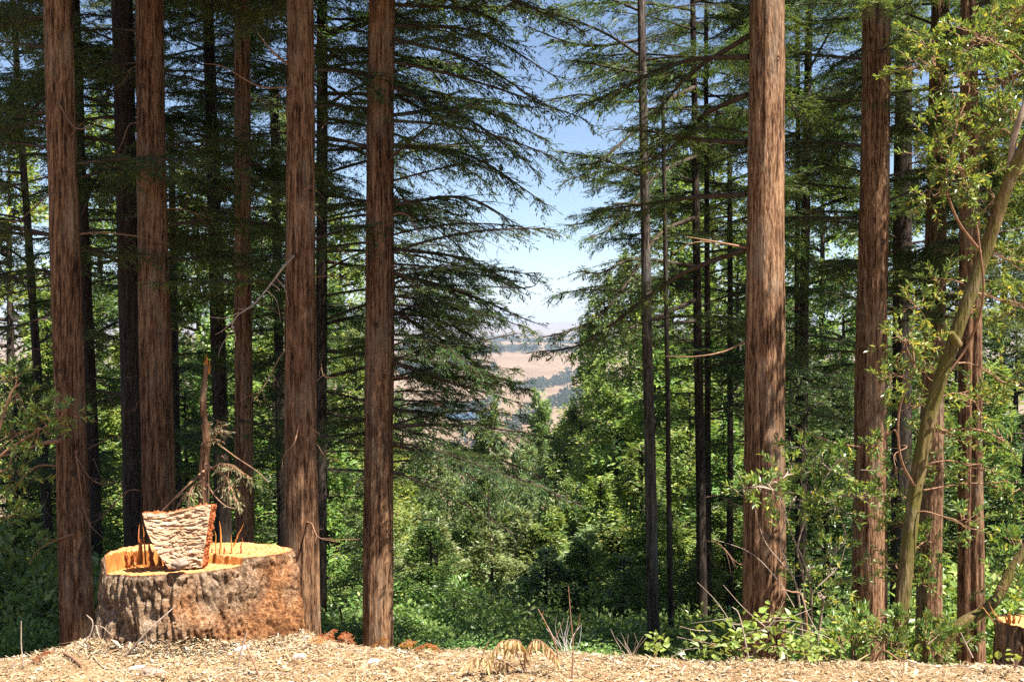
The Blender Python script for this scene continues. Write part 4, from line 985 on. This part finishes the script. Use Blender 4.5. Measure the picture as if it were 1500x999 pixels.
mb = MB(); top = np.vstack([V[-1] + np.array([0, 0, -.002]), [[0, 0, zt_ + .006]]]); jj = np.arange(na); mb.add(top, np.stack([jj, (jj + 1) % na, np.full(na, na)], -1), 0, True); mb.build('cut_surface', M['cutwood'], st2)
for i, (x0, y0, x1, y1, w_) in enumerate([(1462, 915, 1440, 890, .006), (1468, 915, 1450, 882, .005), (1474, 914, 1452, 893, .004), (1482, 914, 1481, 896, .012), (1488, 914, 1489, 903, .012), (1478, 914, 1476, 902, .008), (1495, 914, 1499, 898, .006), (1460, 912, 1437, 884, .004)]):
    splinter(at(x0, y0, 6.2), at(x1, y1, 6.15), w_, st2, c2, 'orangewood' if i in (3, 4, 5) else 'cutwood', 120 + i)

# ------------------------------------------------------------------ laurels
def leafy(mb, base, d, L, nl, leaf, r, mat=1, wood=0, ratio=.36):
    d = norm(np.asarray(d, float)); u = np.linspace(0, 1, 5)[:, None]
    P = base + d * L * u + np.array([0, 0, -.15]) * L * u ** 2
    tube(mb, P, np.linspace(.0035, .0012, 5), 3, wood, cap=False)
    t = np.sort(r.uniform(.15, 1, nl)); C = np.stack([np.interp(t, u[:, 0], P[:, q]) for q in range(3)], -1)
    s_ = norm(np.cross(d, [0, 0, 1.])); up = np.cross(s_, d); ph = np.arange(nl) * 2.4 + r.uniform(0, 6)
    rad = s_ * np.cos(ph)[:, None] + up * np.sin(ph)[:, None]
    D = d * r.uniform(.35, 1.0, (nl, 1)) + rad * r.uniform(.5, 1, (nl, 1)) + np.array([0, 0, .15])
    Ls = leaf * r.uniform(.6, 1.2, nl)
    lances(mb, C, D, up + rad * .4 + r.normal(0, .3, (nl, 3)) + np.array([0, 0, .5]), Ls, Ls * ratio, mat)

def laurel_clusters(root, o0, clusters, stems, leaf, seed, wood='browntwig', leafm='bay_leaf', dens=1.25, nl=(10, 20), fname='foliage', thin=.007):
    """clusters (px, py, r px, d); stems: list of point arrays that carry them"""
    r = np.random.default_rng(seed); mb = MB(); allp = np.concatenate(stems)
    for (px, py, rp, d) in clusters:
        c = at(px, py, d); R = rp / F * d
        near = allp[np.argmin(((allp - c) ** 2).sum(1) + .6 * np.maximum(allp[:, 2] - c[2], 0) ** 2)]
        mid = (near + c) / 2 + np.array([r.normal(0, .05), r.normal(0, .05), .06])
        P = smooth_path([near, mid, c], 10); tube(mb, P - o0, np.linspace(thin, .004, 10), 4, 0, cap=False)
        nt_ = int(dens * 26 * (R / .3) ** 1.6) + 4
        for q in range(nt_):
            v_ = rand_dirs(1, r)[0]; b = c + v_ * R * r.uniform(.1, .85) * np.array([1, 1, .8])
            st = P[r.integers(5, 10)]
            if q % 2 == 0: tube(mb, np.array([st, (st + b) / 2 + np.array([0, 0, .02]), b]) - o0, [.0035, .0028, .002], 3, 0, cap=False)
            leafy(mb, b - o0, v_ + np.array([0, 0, .35]) + r.normal(0, .3, 3), r.uniform(.10, .2), r.integers(*nl), leaf, r)
    return mb.build(fname, [M[wood], M[leafm]], root)

# leaning mossy laurel
bp = [at(1322, 925, 7.3), at(1330, 830, 7.3), at(1345, 700, 7.3), at(1368, 590, 7.3), at(1398, 495, 7.25), at(1440, 375, 7.2), at(1475, 270, 7.1), at(1510, 190, 7.0), at(1560, 60, 6.9), at(1590, -60, 6.9)]
bz = tz(*bp[0][:2]); bp.insert(0, np.array([bp[0][0] - .01, bp[0][1], bz - .15])); o0 = bp[0].copy()
bay = thing('laurel_tree', 'mossy leaning laurel with bright lance-shaped leaves at the right', 'tree', tuple(o0))
P = smooth_path(bp, 90)
rad = np.interp(np.linspace(0, 1, 90), [0, .15, .5, .8, 1], [.060, .052, .047, .040, .034])
def lumpy_tube(P, R, k, seed, amp=.06):
    mb = MB(); n = len(P); T_ = norm(np.gradient(P, axis=0)); A = norm(np.cross(T_, [0, 1., 0])); B = np.cross(T_, A)
    th = np.arange(k) / k * 2 * np.pi; TH, I = np.meshgrid(th, np.arange(n)); s_ = I * .05
    RR = R[:, None] * (1 + amp * vnoise(np.cos(TH) * 2, np.sin(TH) * 2, s_ * 3, seed) * 1.6 + amp * vnoise(np.cos(TH) * 5, np.sin(TH) * 5, s_ * 8, seed + 1))
    V = P[:, None] + RR[..., None] * (np.cos(TH)[..., None] * A[:, None] + np.sin(TH)[..., None] * B[:, None])
    i, j = np.meshgrid(np.arange(n - 1), np.arange(k), indexing='ij'); j2 = (j + 1) % k
    mb.add(V.reshape(-1, 3), np.stack([i * k + j, i * k + j2, (i + 1) * k + j2, (i + 1) * k + j], -1).reshape(-1, 4), 0, True); return mb
lumpy_tube(P - o0, rad, 28, 3, .11).build('trunk', M['mossbark'], bay)
mb = MB(); tube(mb, np.array([at(1402, 505, 7.22), at(1396, 493, 7.17), at(1393, 487, 7.16)]) - o0, [.04, .027, .022], 10); mb.build('broken_stub', M['mossbark'], bay)
L2 = smooth_path([at(1478, 265, 7.1), at(1482, 210, 7.05), at(1495, 165, 7.0), at(1515, 110, 7.0)], 20); mb = MB(); tube(mb, L2 - o0, np.linspace(.028, .018, 20), 8); mb.build('limb', M['paletwig'], bay)
L3 = smooth_path([at(1380, 560, 7.25), at(1420, 500, 7.2), at(1440, 430, 7.0), at(1430, 330, 6.9)], 20); L4 = smooth_path([at(1440, 375, 7.2), at(1400, 320, 7.0), at(1385, 260, 6.9), at(1400, 180, 6.9)], 20); L5 = smooth_path([at(1345, 720, 7.3), at(1320, 670, 7.1), at(1318, 600, 7.0), at(1340, 540, 6.9)], 20)
for L_ in (L3, L4, L5):
    mb = MB(); tube(mb, L_ - o0, np.linspace(.012, .006, 20), 6); mb.build('limb', M['browntwig'], bay)
CL = [(1430, 60, 55, 7.0), (1475, 40, 50, 7.2), (1360, 60, 35, 7.2), (1400, 110, 50, 7.0), (1465, 130, 50, 6.9), (1340, 95, 30, 7.1), (1380, 180, 45, 6.9), (1440, 205, 55, 6.9), (1480, 180, 45, 6.7), (1365, 225, 35, 6.9), (1410, 260, 45, 6.9), (1360, 290, 22, 6.9), (1450, 300, 40, 7.4),
      (1490, 260, 35, 7.0), (1470, 380, 45, 7.2), (1490, 450, 40, 7.3), (1440, 440, 30, 6.9), (1380, 420, 30, 6.9), (1340, 450, 26, 6.9), (1325, 500, 36, 6.8), (1345, 545, 40, 6.8), (1305, 560, 26, 6.8), (1370, 500, 30, 6.9), (1330, 600, 32, 6.9), (1430, 590, 34, 7.2), (1470, 560, 36, 7.3),
      (1310, 690, 24, 7.0), (1300, 730, 26, 6.9), (1320, 775, 30, 6.9), (1300, 640, 18, 7.0), (1375, 690, 26, 7.0), (1395, 640, 26, 7.0), (1365, 800, 32, 6.9), (1340, 850, 26, 6.8), (1415, 770, 20, 7.1), (1320, 830, 26, 6.9), (1480, 650, 34, 7.4), (1440, 690, 24, 7.3), (1490, 720, 30, 7.4)]
tpy = np.array([925, 830, 700, 590, 495, 375, 270, 190]); tpx = np.array([1322, 1330, 1345, 1368, 1398, 1440, 1475, 1510])
CL = [(x, y, r_, d + (.75 if abs(x - np.interp(-y, -tpy, tpx)) < r_ + 22 else 0)) for (x, y, r_, d) in CL]
laurel_clusters(bay, o0, CL[:13], [P, L2, L3, L4, L5], .05, 801, dens=1.4)
laurel_clusters(bay, o0, CL[13:26], [P, L2, L3, L4, L5], .05, 802)
laurel_clusters(bay, o0, CL[26:], [P, L2, L3, L4, L5], .05, 803)
# curved mossy stem lower right
bp = [at(1380, 965, 6.75), at(1408, 918, 6.75), at(1440, 898, 6.75), at(1462, 878, 6.7), at(1485, 835, 6.7), at(1515, 785, 6.7), at(1540, 700, 6.8), at(1548, 600, 6.9)]
o1 = bp[0].copy(); o1[2] = tz(*o1[:2]); cs = thing('leaning_laurel', 'curved mossy laurel stem sweeping up above the small stump', 'laurel', tuple(o1))
P = smooth_path([o1 + np.array([0, 0, -.1])] + bp, 50); lumpy_tube(P - o1, np.interp(np.linspace(0, 1, 50), [0, .3, 1], [.040, .036, .028]), 16, 9).build('trunk', M['mossbark'], cs)
laurel_clusters(cs, o1, [(1490, 800, 22, 6.8), (1495, 880, 22, 6.5), (1470, 850, 18, 6.8)], [P], .06, 810)

# laurel shrub beside the sunlit redwood
o2 = at(1185, 930, 7.6); o2[2] = tz(*o2[:2]); sh = thing('laurel_shrub', 'airy laurel shrub with grey-green leaves beside the big sunlit redwood', 'shrub', tuple(o2))
stems = [smooth_path([o2, at(1180, 860, 7.5), at(1170, 800, 7.4), at(1200, 720, 7.4), at(1230, 670, 7.4)], 20), smooth_path([o2, at(1190, 870, 7.5), at(1160, 780, 7.3), at(1140, 720, 7.2)], 20),
         smooth_path([o2, at(1172, 880, 7.4), at(1155, 830, 7.3), at(1145, 790, 7.3), at(1160, 740, 7.3)], 20), smooth_path([o2, at(1215, 840, 7.5), at(1240, 790, 7.5), at(1225, 740, 7.4)], 20)]
for s_ in stems:
    mb = MB(); tube(mb, s_ - o2, np.linspace(.010, .0035, 20), 6); mb.build('stem', M['paletwig'], sh)
mb = MB()
for pts in [[(1165, 890), (1140, 850), (1100, 810), (1045, 790)], [(1150, 830), (1120, 790), (1100, 720)], [(1200, 860), (1230, 830), (1240, 800)]]:
    tube(mb, smooth_path([at(x, y, 7.2) for x, y in pts], 12) - o2, np.linspace(.0045, .0015, 12), 5)
mb.build('dead_twig', M['paletwig'], sh)
laurel_clusters(sh, o2, [(1125, 715, 26, 7.2), (1095, 725, 20, 7.2), (1165, 695, 34, 7.3), (1205, 680, 36, 7.4), (1240, 690, 32, 7.4), (1265, 730, 22, 7.4), (1190, 730, 36, 7.4), (1225, 745, 32, 7.4), (1160, 740, 28, 7.3), (1215, 810, 30, 7.5), (1180, 840, 24, 7.5), (1235, 850, 30, 7.6), (1205, 880, 28, 7.4), (1175, 660, 16, 7.4)], stems, .055, 820, dens=.95, wood='paletwig')
# low laurel sprouts at the crest on the right
for i, (lab, cl) in enumerate([('low laurel sprouts at the foot of the mottled redwood', [(1250, 930, 26, 6.7), (1275, 915, 26, 6.8), (1300, 935, 26, 6.6), (1235, 948, 18, 6.5)]),
                               ('low leafy laurel sprouts at the foot of the leaning laurel', [(1330, 925, 24, 6.6), (1355, 940, 22, 6.5), (1310, 950, 20, 6.4)]),
                               ('yellowish low sprouts in front of the furrowed redwood', [(1385, 945, 20, 6.4), (1405, 935, 16, 6.5), (1372, 955, 14, 6.3)])]):
    q0 = at(cl[0][0], 960, cl[0][3]); q0[2] = tz(*q0[:2]) - .02
    s_ = thing('laurel_sprout', lab, 'shrub', tuple(q0)); stems = [smooth_path([q0, q0 + np.array([.02, 0, .08]), at(c_[0], c_[1], c_[3])], 8) for c_ in cl]
    for st_ in stems:
        mb = MB(); tube(mb, st_ - q0, np.linspace(.006, .003, 8), 4); mb.build('stem', M['browntwig'], s_)
    laurel_clusters(s_, q0, cl, stems, .055, 830 + i, leafm='bush_leaf' if i == 2 else 'bay_leaf', dens=1.6, thin=.004)
# left laurel spray crossing the leftmost redwood
q0 = at(-40, 690, 7.2); q0[2] = tz(*q0[:2]); ls = thing('laurel_shrub', 'laurel with pale green leaves reaching in from the left edge', 'shrub', tuple(q0))
stems = [smooth_path([q0, at(-30, 760, 7.2), at(-10, 680, 7.2), at(40, 640, 7.2), at(85, 615, 7.2)], 20), smooth_path([q0, at(-20, 720, 7.2), at(10, 590, 7.2), at(30, 560, 7.2)], 20)]
for s_ in stems:
    mb = MB(); tube(mb, s_ - q0, np.linspace(.02, .005, 20), 6); mb.build('stem', M['browntwig'], ls)
laurel_clusters(ls, q0, [(20, 590, 36, 7.2), (60, 605, 34, 7.2), (95, 605, 18, 7.2), (15, 640, 34, 7.2), (55, 640, 24, 7.2), (10, 560, 24, 7.2), (15, 700, 28, 7.3), (5, 760, 26, 7.3)], stems, .052, 840, dens=.9)
# ------------------------------------------------------------------ bush with rounder leaves and its dead twigs
q0 = at(1120, 965, 6.35); q0[2] = tz(*q0[:2]) - .02
bush = thing('leafy_bush', 'pale green bush tangled with dead twigs below the big sunlit redwood', 'bush', tuple(q0))
mb = MB(); N_ = 1
lances(mb, np.zeros((1, 3)), np.array([[1., 0, 0]]), np.array([[0, 0, 1.]]), np.array([1.0]), np.array([.72]), 0, .12, .12); LEAF = mb.mesh('leaf', [M['bush_leaf']])
rb = np.random.default_rng(33)
def bush_leaves(root, o0, spots, n, size, mesh, spread):
    for k in range(n):
        px, py, d = spots[k % len(spots)]
        c = at(px + rb.normal(0, spread), py + rb.normal(0, spread * .7), d + rb.normal(0, .12)); c[2] = max(c[2], tz(c[0], c[1]) + .02)
        s_ = size * rb.uniform(.6, 1.3)
        link('leaf', mesh, root, tuple(c - o0), Euler((rb.normal(0, .6), rb.normal(-.1, .5), rb.uniform(0, 6.28))), s_)
BSP = [(1110, 910, 6.35), (1135, 905, 6.3), (1090, 925, 6.3), (1150, 920, 6.35), (1075, 935, 6.25), (1165, 945, 6.25), (1120, 930, 6.2), (1180, 950, 6.25), (1055, 955, 6.2), (1140, 950, 6.15), (1100, 955, 6.15), (1195, 955, 6.3), (1030, 940, 6.3)]
for (px, py, d) in BSP:
    for q in range(2):
        e_ = at(px + rb.normal(0, 14), py + rb.normal(0, 6), d); b_ = q0 + np.array([rb.normal(0, .1), rb.normal(0, .05), 0])
        mb = MB(); tube(mb, smooth_path([b_, (b_ + e_) / 2 + np.array([0, 0, .06]), e_], 10) - q0, np.linspace(.005, .002, 10), 4); mb.build('stem', M['browntwig'], bush)
for k in range(24):
    a_ = at(rb.uniform(1040, 1215), rb.uniform(900, 965), rb.uniform(6.1, 6.4)); L = rb.uniform(.12, .4); v_ = norm(np.array([rb.normal(), rb.normal() * .3, rb.normal() * .45]))
    mb = MB(); tube(mb, smooth_path([a_, a_ + v_ * L * .5 + rb.normal(0, .02, 3), a_ + v_ * L], 8) - q0, np.linspace(.0028, .0012, 8), 4); mb.build('dead_twig', M['paletwig'], bush)
bush_leaves(bush, q0, BSP, 260, .058, LEAF, 15)
# smaller leafy sprigs along the crest
for lab, spots, nn_ in [('small yellow-green sapling sprig at the foot of the slim grey-barked trunk', [(960, 945, 6.3), (950, 950, 6.25), (968, 938, 6.3)], 40),
                        ('small bush sprig at the right frame edge in front of the small stump', [(1490, 962, 5.9), (1480, 968, 5.95), (1497, 970, 5.9)], 10),
                        ('patch of yellow leaves on the litter between the bush and the laurel sprouts', [(1215, 955, 6.1), (1200, 965, 6.1)], 26)]:
    c0 = at(*spots[0][:2], spots[0][2]); c0[2] = tz(c0[0], c0[1]); s_ = thing('leafy_sprig', lab, 'sprig', tuple(c0))
    for sp_ in spots:
        mb = MB(); tube(mb, smooth_path([c0, (c0 + at(*sp_)) / 2 + np.array([.01, 0, .03]), at(*sp_)], 6) - c0, np.linspace(.004, .002, 6), 4); mb.build('stem', M['browntwig'], s_)
    bush_leaves(s_, c0, spots, nn_, .05, LEAF, 9)

# ------------------------------------------------------------------ litter of chips, needles and bark on the ground
m, n, o = new_mat('chips_and_litter')
g_ = n.nodes.new('ShaderNodeNewGeometry')
c = ramp(n, [(0, (.08, .048, .027)), (.2, (.22, .125, .055)), (.42, (.29, .20, .105)), (.65, (.38, .29, .17)), (.85, (.47, .38, .25)), (.94, (.25, .23, .20)), (1, (.66, .60, .50))], g_.outputs['Random Per Island'])
p = n.nodes.new('ShaderNodeBsdfPrincipled'); p.inputs['Roughness'].default_value = .85; p.inputs['Specular IOR Level'].default_value = .2
n.links.new(c, p.inputs['Base Color']); n.links.new(p.outputs[0], o.inputs[0]); M['chips'] = m
M['litterbrown'] = plain_mat('brown_needle_litter', (.13, .085, .045), (.30, .21, .115), 20)
r = np.random.default_rng(44)
def litter(name, label, n, size, ratio, xr, yr, dens=None, tilt=.35, lift=.012, mat='chips'):
    x = r.uniform(*xr, n); y = r.uniform(*yr, n); keep = (y < crest(x) + .7) & ~((((x - SX) / .55) ** 2 + ((y - SY) / .42) ** 2) < 1)
    keep &= fbm(x * 1.6, y * 2.2, size * 40, 3, 12) + r.normal(0, .18, n) > -.22
    x, y = x[keep], y[keep]; k = len(x); z = terrain(x, y) + r.uniform(0, lift, k)
    a_ = r.uniform(0, 2 * np.pi, k); D = np.stack([np.cos(a_), np.sin(a_), r.normal(0, tilt, k)], -1)
    N = np.stack([r.normal(0, tilt, k), r.normal(0, tilt, k), np.ones(k)], -1); L = size * r.lognormal(0, .4, k)
    D = norm(D); S = norm(np.cross(D, N)); U = np.cross(S, D); W = L * ratio * r.uniform(.5, 1.4, k)
    C = np.stack([x, y, z], -1); Lc, Wc = L[:, None], W[:, None]; rr = lambda: r.uniform(.55, 1.1, (k, 1))
    V = np.stack([C - D * Lc * .5 * rr() - S * Wc * .5 * rr(), C + D * Lc * .5 * rr() - S * Wc * .5 * rr(), C + D * Lc * .5 * rr() + S * Wc * .5 * rr(), C - D * Lc * .5 * rr() + S * Wc * .5 * rr(), C + U * np.minimum(Lc * .16, Wc * .45) * rr()], 1).reshape(-1, 3)
    b = np.arange(k)[:, None] * 5
    mb = MB(); mb.add(V, np.concatenate([b + np.array([[0, 1, 4]]), b + np.array([[1, 2, 4]]), b + np.array([[2, 3, 4]]), b + np.array([[3, 0, 4]])]), 0)
    o = mb.build(name, M[mat]); o['kind'] = 'stuff'; o['label'] = label; o['category'] = 'litter'
litter('wood_chips', 'tan wood chips covering the ground in front', 60000, .018, .5, (-4.2, 4.2), (3.6, 7.6))
litter('bark_shreds', 'long straw-coloured bark shreds strewn over the ground', 42000, .048, .09, (-4.2, 4.2), (3.6, 7.6), tilt=.25, lift=.02)
litter('sawdust_flakes', 'fine sawdust flakes scattered over the litter', 50000, .009, .6, (-4.2, 4.2), (4.2, 7.4))
litter('needle_litter', 'dark brown twigs and needles strewn among the chips', 9000, .085, .035, (-4.2, 4.2), (3.6, 7.4), tilt=.2, lift=.03, mat='litterbrown')
# debris heaped against the foot of the stump
k = 14000; a_ = r.uniform(np.pi * .95, 2.05 * np.pi, k); q = 1.0 + np.abs(r.normal(0, .16, k)); hgt = np.clip(.08 - (q - 1) * .4, 0, .2) * r.uniform(0, 1, k) * (0.6 + .6 * np.exp(-((a_ - 4.85) / .5) ** 2))
C = np.stack([SX + np.cos(a_) * SRX * 1.13 * q, SY + np.sin(a_) * SRY * 1.13 * q, 0 * a_], -1); C[:, 2] = terrain(C[:, 0], C[:, 1]) + hgt
D = r.normal(0, 1, (k, 3)) * np.array([1, 1, .35]); L = .020 * r.lognormal(0, .45, k)
mb = MB(); diamonds(mb, C, D, np.stack([np.cos(a_) * .5, np.sin(a_) * .5, np.ones(k)], -1) + r.normal(0, .3, (k, 3)), L, L * r.uniform(.08, .4, k), 0, .1)
o = mb.build('sawdust_heap', M['chips']); o['kind'] = 'stuff'; o['label'] = 'chips and sawdust heaped at the foot of the wide stump'; o['category'] = 'litter'

# bigger pieces of bark lying about
for i, (lab, x, y, sz, mt) in enumerate([('pale grey torn bark piece lying in front of the stump', 348, 958, (.07, .03, .02), 'greychip'), ('whitish bark flake on the litter near the bottom edge', 197, 982, (.045, .03, .012), 'greychip'), ('orange bark flake low on the litter left of the stump front', 190, 952, (.04, .03, .012), 'orangewood'),
                                         ('grey bark flake on the litter just right of the stump', 436, 965, (.045, .025, .02), 'greychip'), ('pale bark flake on the litter below the dark brown redwood', 545, 968, (.04, .03, .014), 'greychip'), ('tan bark curl near the bottom edge below the valley view', 585, 985, (.05, .02, .016), 'slab'),
                                         ('broad tan bark flake left of the dead fern', 640, 975, (.05, .03, .014), 'slab'), ('brown log end half sunk in litter at the bottom edge', 222, 994, (.07, .03, .022), 'chunk')]):
    if 'greychip' not in M: M['greychip'] = plain_mat('weathered_grey_bark', (.34, .29, .25), (.62, .57, .52), 40, bump=.5)
    d = EYE / ((y - HOR) / F); c = at(x, y, d); c[2] = tz(c[0], c[1]) + sz[2] * .4
    lumpy('bark_flake', lab, 'bark piece', c, sz, M[mt], 20 + i, rb.uniform(-.3, .3))

# fallen and standing sticks, each a thing of its own
def stick(lab, pts, r0, mat, twigs=(), name='fallen_stick', cat='stick'):
    W = [at(*p_) for p_ in pts]
    if 'lying' in lab or 'along' in lab:
        for w_ in W: w_[2] = tz(w_[0], w_[1]) + r0 * 1.3
    elif not twigs: W[0][2] = min(W[0][2], tz(W[0][0], W[0][1]) - .01)
    o0 = W[0]; mb = MB(); P = smooth_path(W, 16); tube(mb, P - o0, np.linspace(r0, r0 * .45, 16), 6)
    if not twigs: return tag(mb.build(name, M[mat], None, tuple(o0)), lab, cat)
    s_ = thing(name, lab, cat, tuple(o0)); mb.build('main_stem', M[mat], s_)
    for tw in twigs:
        mb = MB(); tube(mb, smooth_path([at(*p_) for p_ in tw], 10) - o0, np.linspace(r0 * .55, r0 * .2, 10), 5); mb.build('side_twig', M[mat], s_)
    return s_
def gd(y): return EYE / ((y - HOR) / F)
stick('long pale stick leaning against the left foot of the stump', [(178, 952, 6.0), (215, 925, 5.95), (256, 888, 6.0)], .007, 'paletwig')
stick('forked pale dead twig standing at the left foot of the stump', [(118, 945, 6.1), (130, 930, 6.1), (133, 912, 6.1), (124, 902, 6.1)], .006, 'paletwig', [[(136, 918, 6.1), (148, 920, 6.0), (163, 935, 6.0)], [(138, 918, 6.05), (143, 935, 6.0), (152, 945, 5.95)]])
stick('thin upright pale twig at the far left bottom', [(32, 978, 5.85), (28, 950, 5.85), (28, 911, 5.85)], .005, 'paletwig')
stick('short thick rust-brown stick lying at the lower left', [(92, 958, 6.0), (104, 972, 5.85), (116, 984, 5.75)], .013, 'browntwig')
stick('crooked thin stick lying across litter left of the stump front', [(130, 950, 6.0), (145, 970, 5.8), (157, 984, 5.75), (200, 970, 5.75)], .005, 'paletwig')
stick('rust-brown stick poking up from litter in front of the stump', [(381, 990, 5.6), (368, 967, 5.65), (356, 940, 5.7)], .009, 'browntwig')
stick('grey weathered twig leaning beside the rust-brown stick before the stump', [(347, 962, 5.8), (354, 945, 5.8), (360, 928, 5.8)], .007, 'paletwig')
stick('pale curved stick along the bottom edge near the centre left', [(355, 998, gd(998) + .05), (378, 992, gd(990)), (400, 993, gd(990)), (430, 998, gd(996))], .007, 'paletwig')
stick('thin straight twig lying on litter right of the stump', [(435, 962, gd(966)), (480, 968, gd(970)), (520, 970, gd(972))], .005, 'browntwig')
stick('long low stick lying along the crest below the dark brown redwood', [(400, 948, gd(952)), (450, 944, gd(948)), (530, 946, gd(950))], .006, 'paletwig')
stick('bent brown stalk standing left of the dead fern', [(700, 975, 5.8), (708, 958, 5.8), (716, 940, 5.8)], .006, 'browntwig')
stick('tall thin dry stalk standing right of the dead fern', [(820, 990, 5.75), (815, 950, 5.75), (800, 915, 5.75), (788, 893, 5.75)], .006, 'browntwig', [[(812, 940, 5.75), (822, 920, 5.75), (826, 908, 5.75)], [(805, 925, 5.75), (795, 905, 5.75), (797, 895, 5.75)]])
stick('straightest upright dry stalk right of the dead fern', [(838, 998, 5.65), (840, 950, 5.65), (836, 900, 5.65), (833, 860, 5.65)], .005, 'browntwig', [[(839, 940, 5.65), (848, 915, 5.65), (850, 900, 5.65)]])
stick('grey forked dead twig lying in the leaves at the lower right', [(1350, 965, 6.1), (1365, 950, 6.1), (1362, 927, 6.1)], .006, 'paletwig', [[(1362, 945, 6.1), (1372, 937, 6.1), (1378, 930, 6.1)]])
stick('pale stick leaning in front of the furrowed redwood', [(1428, 965, 6.1), (1418, 945, 6.1), (1410, 928, 6.1)], .006, 'paletwig', [[(1418, 945, 6.1), (1424, 938, 6.1), (1428, 935, 6.1)]])
stick('long bent brown stick arching over litter below the laurel sprouts', [(1280, 940, 6.3), (1295, 955, 6.1), (1320, 968, 6.0), (1340, 972, 5.95)], .007, 'browntwig')
stick('thin stick standing in the bush before the big sunlit redwood', [(1100, 930, 6.1), (1085, 905, 6.1), (1074, 890, 6.1)], .006, 'paletwig')
stick('rootlike curved branch arching at the right foot of the big sunlit redwood', [(1190, 905, 6.9), (1180, 885, 6.9), (1160, 868, 6.9), (1145, 865, 6.9)], .010, 'browntwig')
stick('thin upright twig at the bottom left corner, left of the upright pale twig', [(12, 985, 5.8), (15, 970, 5.8), (4, 962, 5.8)], .004, 'paletwig')
# bleached brush below the dead stalks
c0 = at(832, 960, 6.3); c0[2] = tz(c0[0], c0[1]); br = thing('bleached_brush', 'tuft of bleached white twigs at the crest right of the dry stalks', 'brush', tuple(c0))
for k in range(13):
    e_ = at(832 + rb.normal(0, 14), 925 + rb.normal(0, 14), 6.3 + rb.normal(0, .05)); b_ = c0 + rb.normal(0, .02, 3); mb = MB()
    tube(mb, smooth_path([b_, (b_ + e_) / 2 + rb.normal(0, .02, 3), e_], 7) - c0, np.linspace(.003, .001, 7), 3); mb.build('twig', M['greychip'], br)
c0 = at(925, 955, 6.2); c0[2] = tz(c0[0], c0[1]); br = thing('bleached_brush', 'tuft of pale dead twigs at the crest left of the slim grey-barked trunk', 'brush', tuple(c0))
for k in range(9):
    e_ = at(920 + rb.normal(0, 16), 935 + rb.normal(0, 7), 6.2 + rb.normal(0, .05)); b_ = c0 + rb.normal(0, .02, 3); mb = MB()
    tube(mb, smooth_path([b_, (b_ + e_) / 2 + rb.normal(0, .02, 3), e_], 7) - c0, np.linspace(.003, .001, 7), 3); mb.build('twig', M['paletwig'], br)

# dead fern with drooping tan leaflets
c0 = at(760, 985, 5.75); c0[2] = tz(c0[0], c0[1]); fern = thing('dead_fern', 'dead tan fern with drooping leaflets at the crest in the middle', 'fern', tuple(c0))
mb = MB(); lances(mb, np.zeros((1, 3)), np.array([[1., 0, 0]]), np.array([[0, 0, 1.]]), np.array([1.0]), np.array([.24]), 0, .3, .15); LFT = mb.mesh('leaflet', [M['tan_leaf']])
for fi, pts in enumerate([[(770, 990), (755, 955), (738, 940), (722, 955), (715, 975)], [(768, 990), (770, 955), (785, 938), (805, 950), (815, 968)], [(772, 990), (765, 950), (760, 940), (745, 938)], [(765, 990), (735, 970), (700, 965), (680, 978)]]):
    P = smooth_path([at(x, y, 5.75 - .04 * q_) for q_, (x, y) in enumerate(pts)], 20); mb = MB(); tube(mb, P - c0, np.linspace(.004, .0015, 20), 4); mb.build('frond_stem', M['browntwig'], fern)
    Tn = norm(np.gradient(P, axis=0))
    for k in range(5, 20):
        for sd in (-1, 1):
            if rb.random() < .15: continue
            d_ = Vector(Tn[k] * .35 + np.array([sd * .35, rb.normal(-.2, .3), -rb.uniform(.5, 1.1)])); q_ = d_.to_track_quat('X', 'Z')
            link('leaflet', LFT, fern, tuple(P[k] - c0), (q_ @ Euler((rb.uniform(-1.5, 1.5), 0, 0)).to_quaternion()).to_euler(), rb.uniform(.06, .12) * (1 - .02 * k))
# orange dead redwood sprays lying along the crest
ORG = []
for k in range(4):
    mb = MB(); spray(mb, gen_path(.4, .3, .35, 70 + k), .004, .16, .03, .03, .008, 770 + k, droop=.3, dens=.9); ORG.append(mb.mesh('fallen_spray', [M['browntwig'], M['dry_leaf']]))
for i, (lab, x, y, d, L, az) in enumerate([('rust-orange fallen spray at the right foot of the stump', 445, 946, 6.2, .32, 20), ('rust-orange fallen spray right of the redwood with the dead limb', 470, 940, 6.3, .32, 70), ('rust-orange spray upright just left of the dark brown redwood', 506, 946, 6.2, .35, 100), ('orange spray at the left foot of the dark brown redwood', 540, 948, 6.2, .3, 30),
                                           ('orange spray at the right foot of the dark brown redwood', 578, 948, 6.2, .32, 0), ('outermost orange spray right of the dark brown redwood', 600, 953, 6.15, .3, 15), ('dull orange sprig on the crest left of the dead fern', 650, 960, 6.1, .3, 150), ('orange sprig lying on the litter at the left edge', 40, 968, 5.9, .3, 40)]):
    c = at(x, y, d); c[2] = max(c[2] - .02, tz(c[0], c[1]) + .01); s_ = L
    tag(link('fallen_spray', ORG[i % 4], None, tuple(c), Euler((rb.normal(0, .4), -.45, math.radians(az))), s_), lab, 'dead spray')
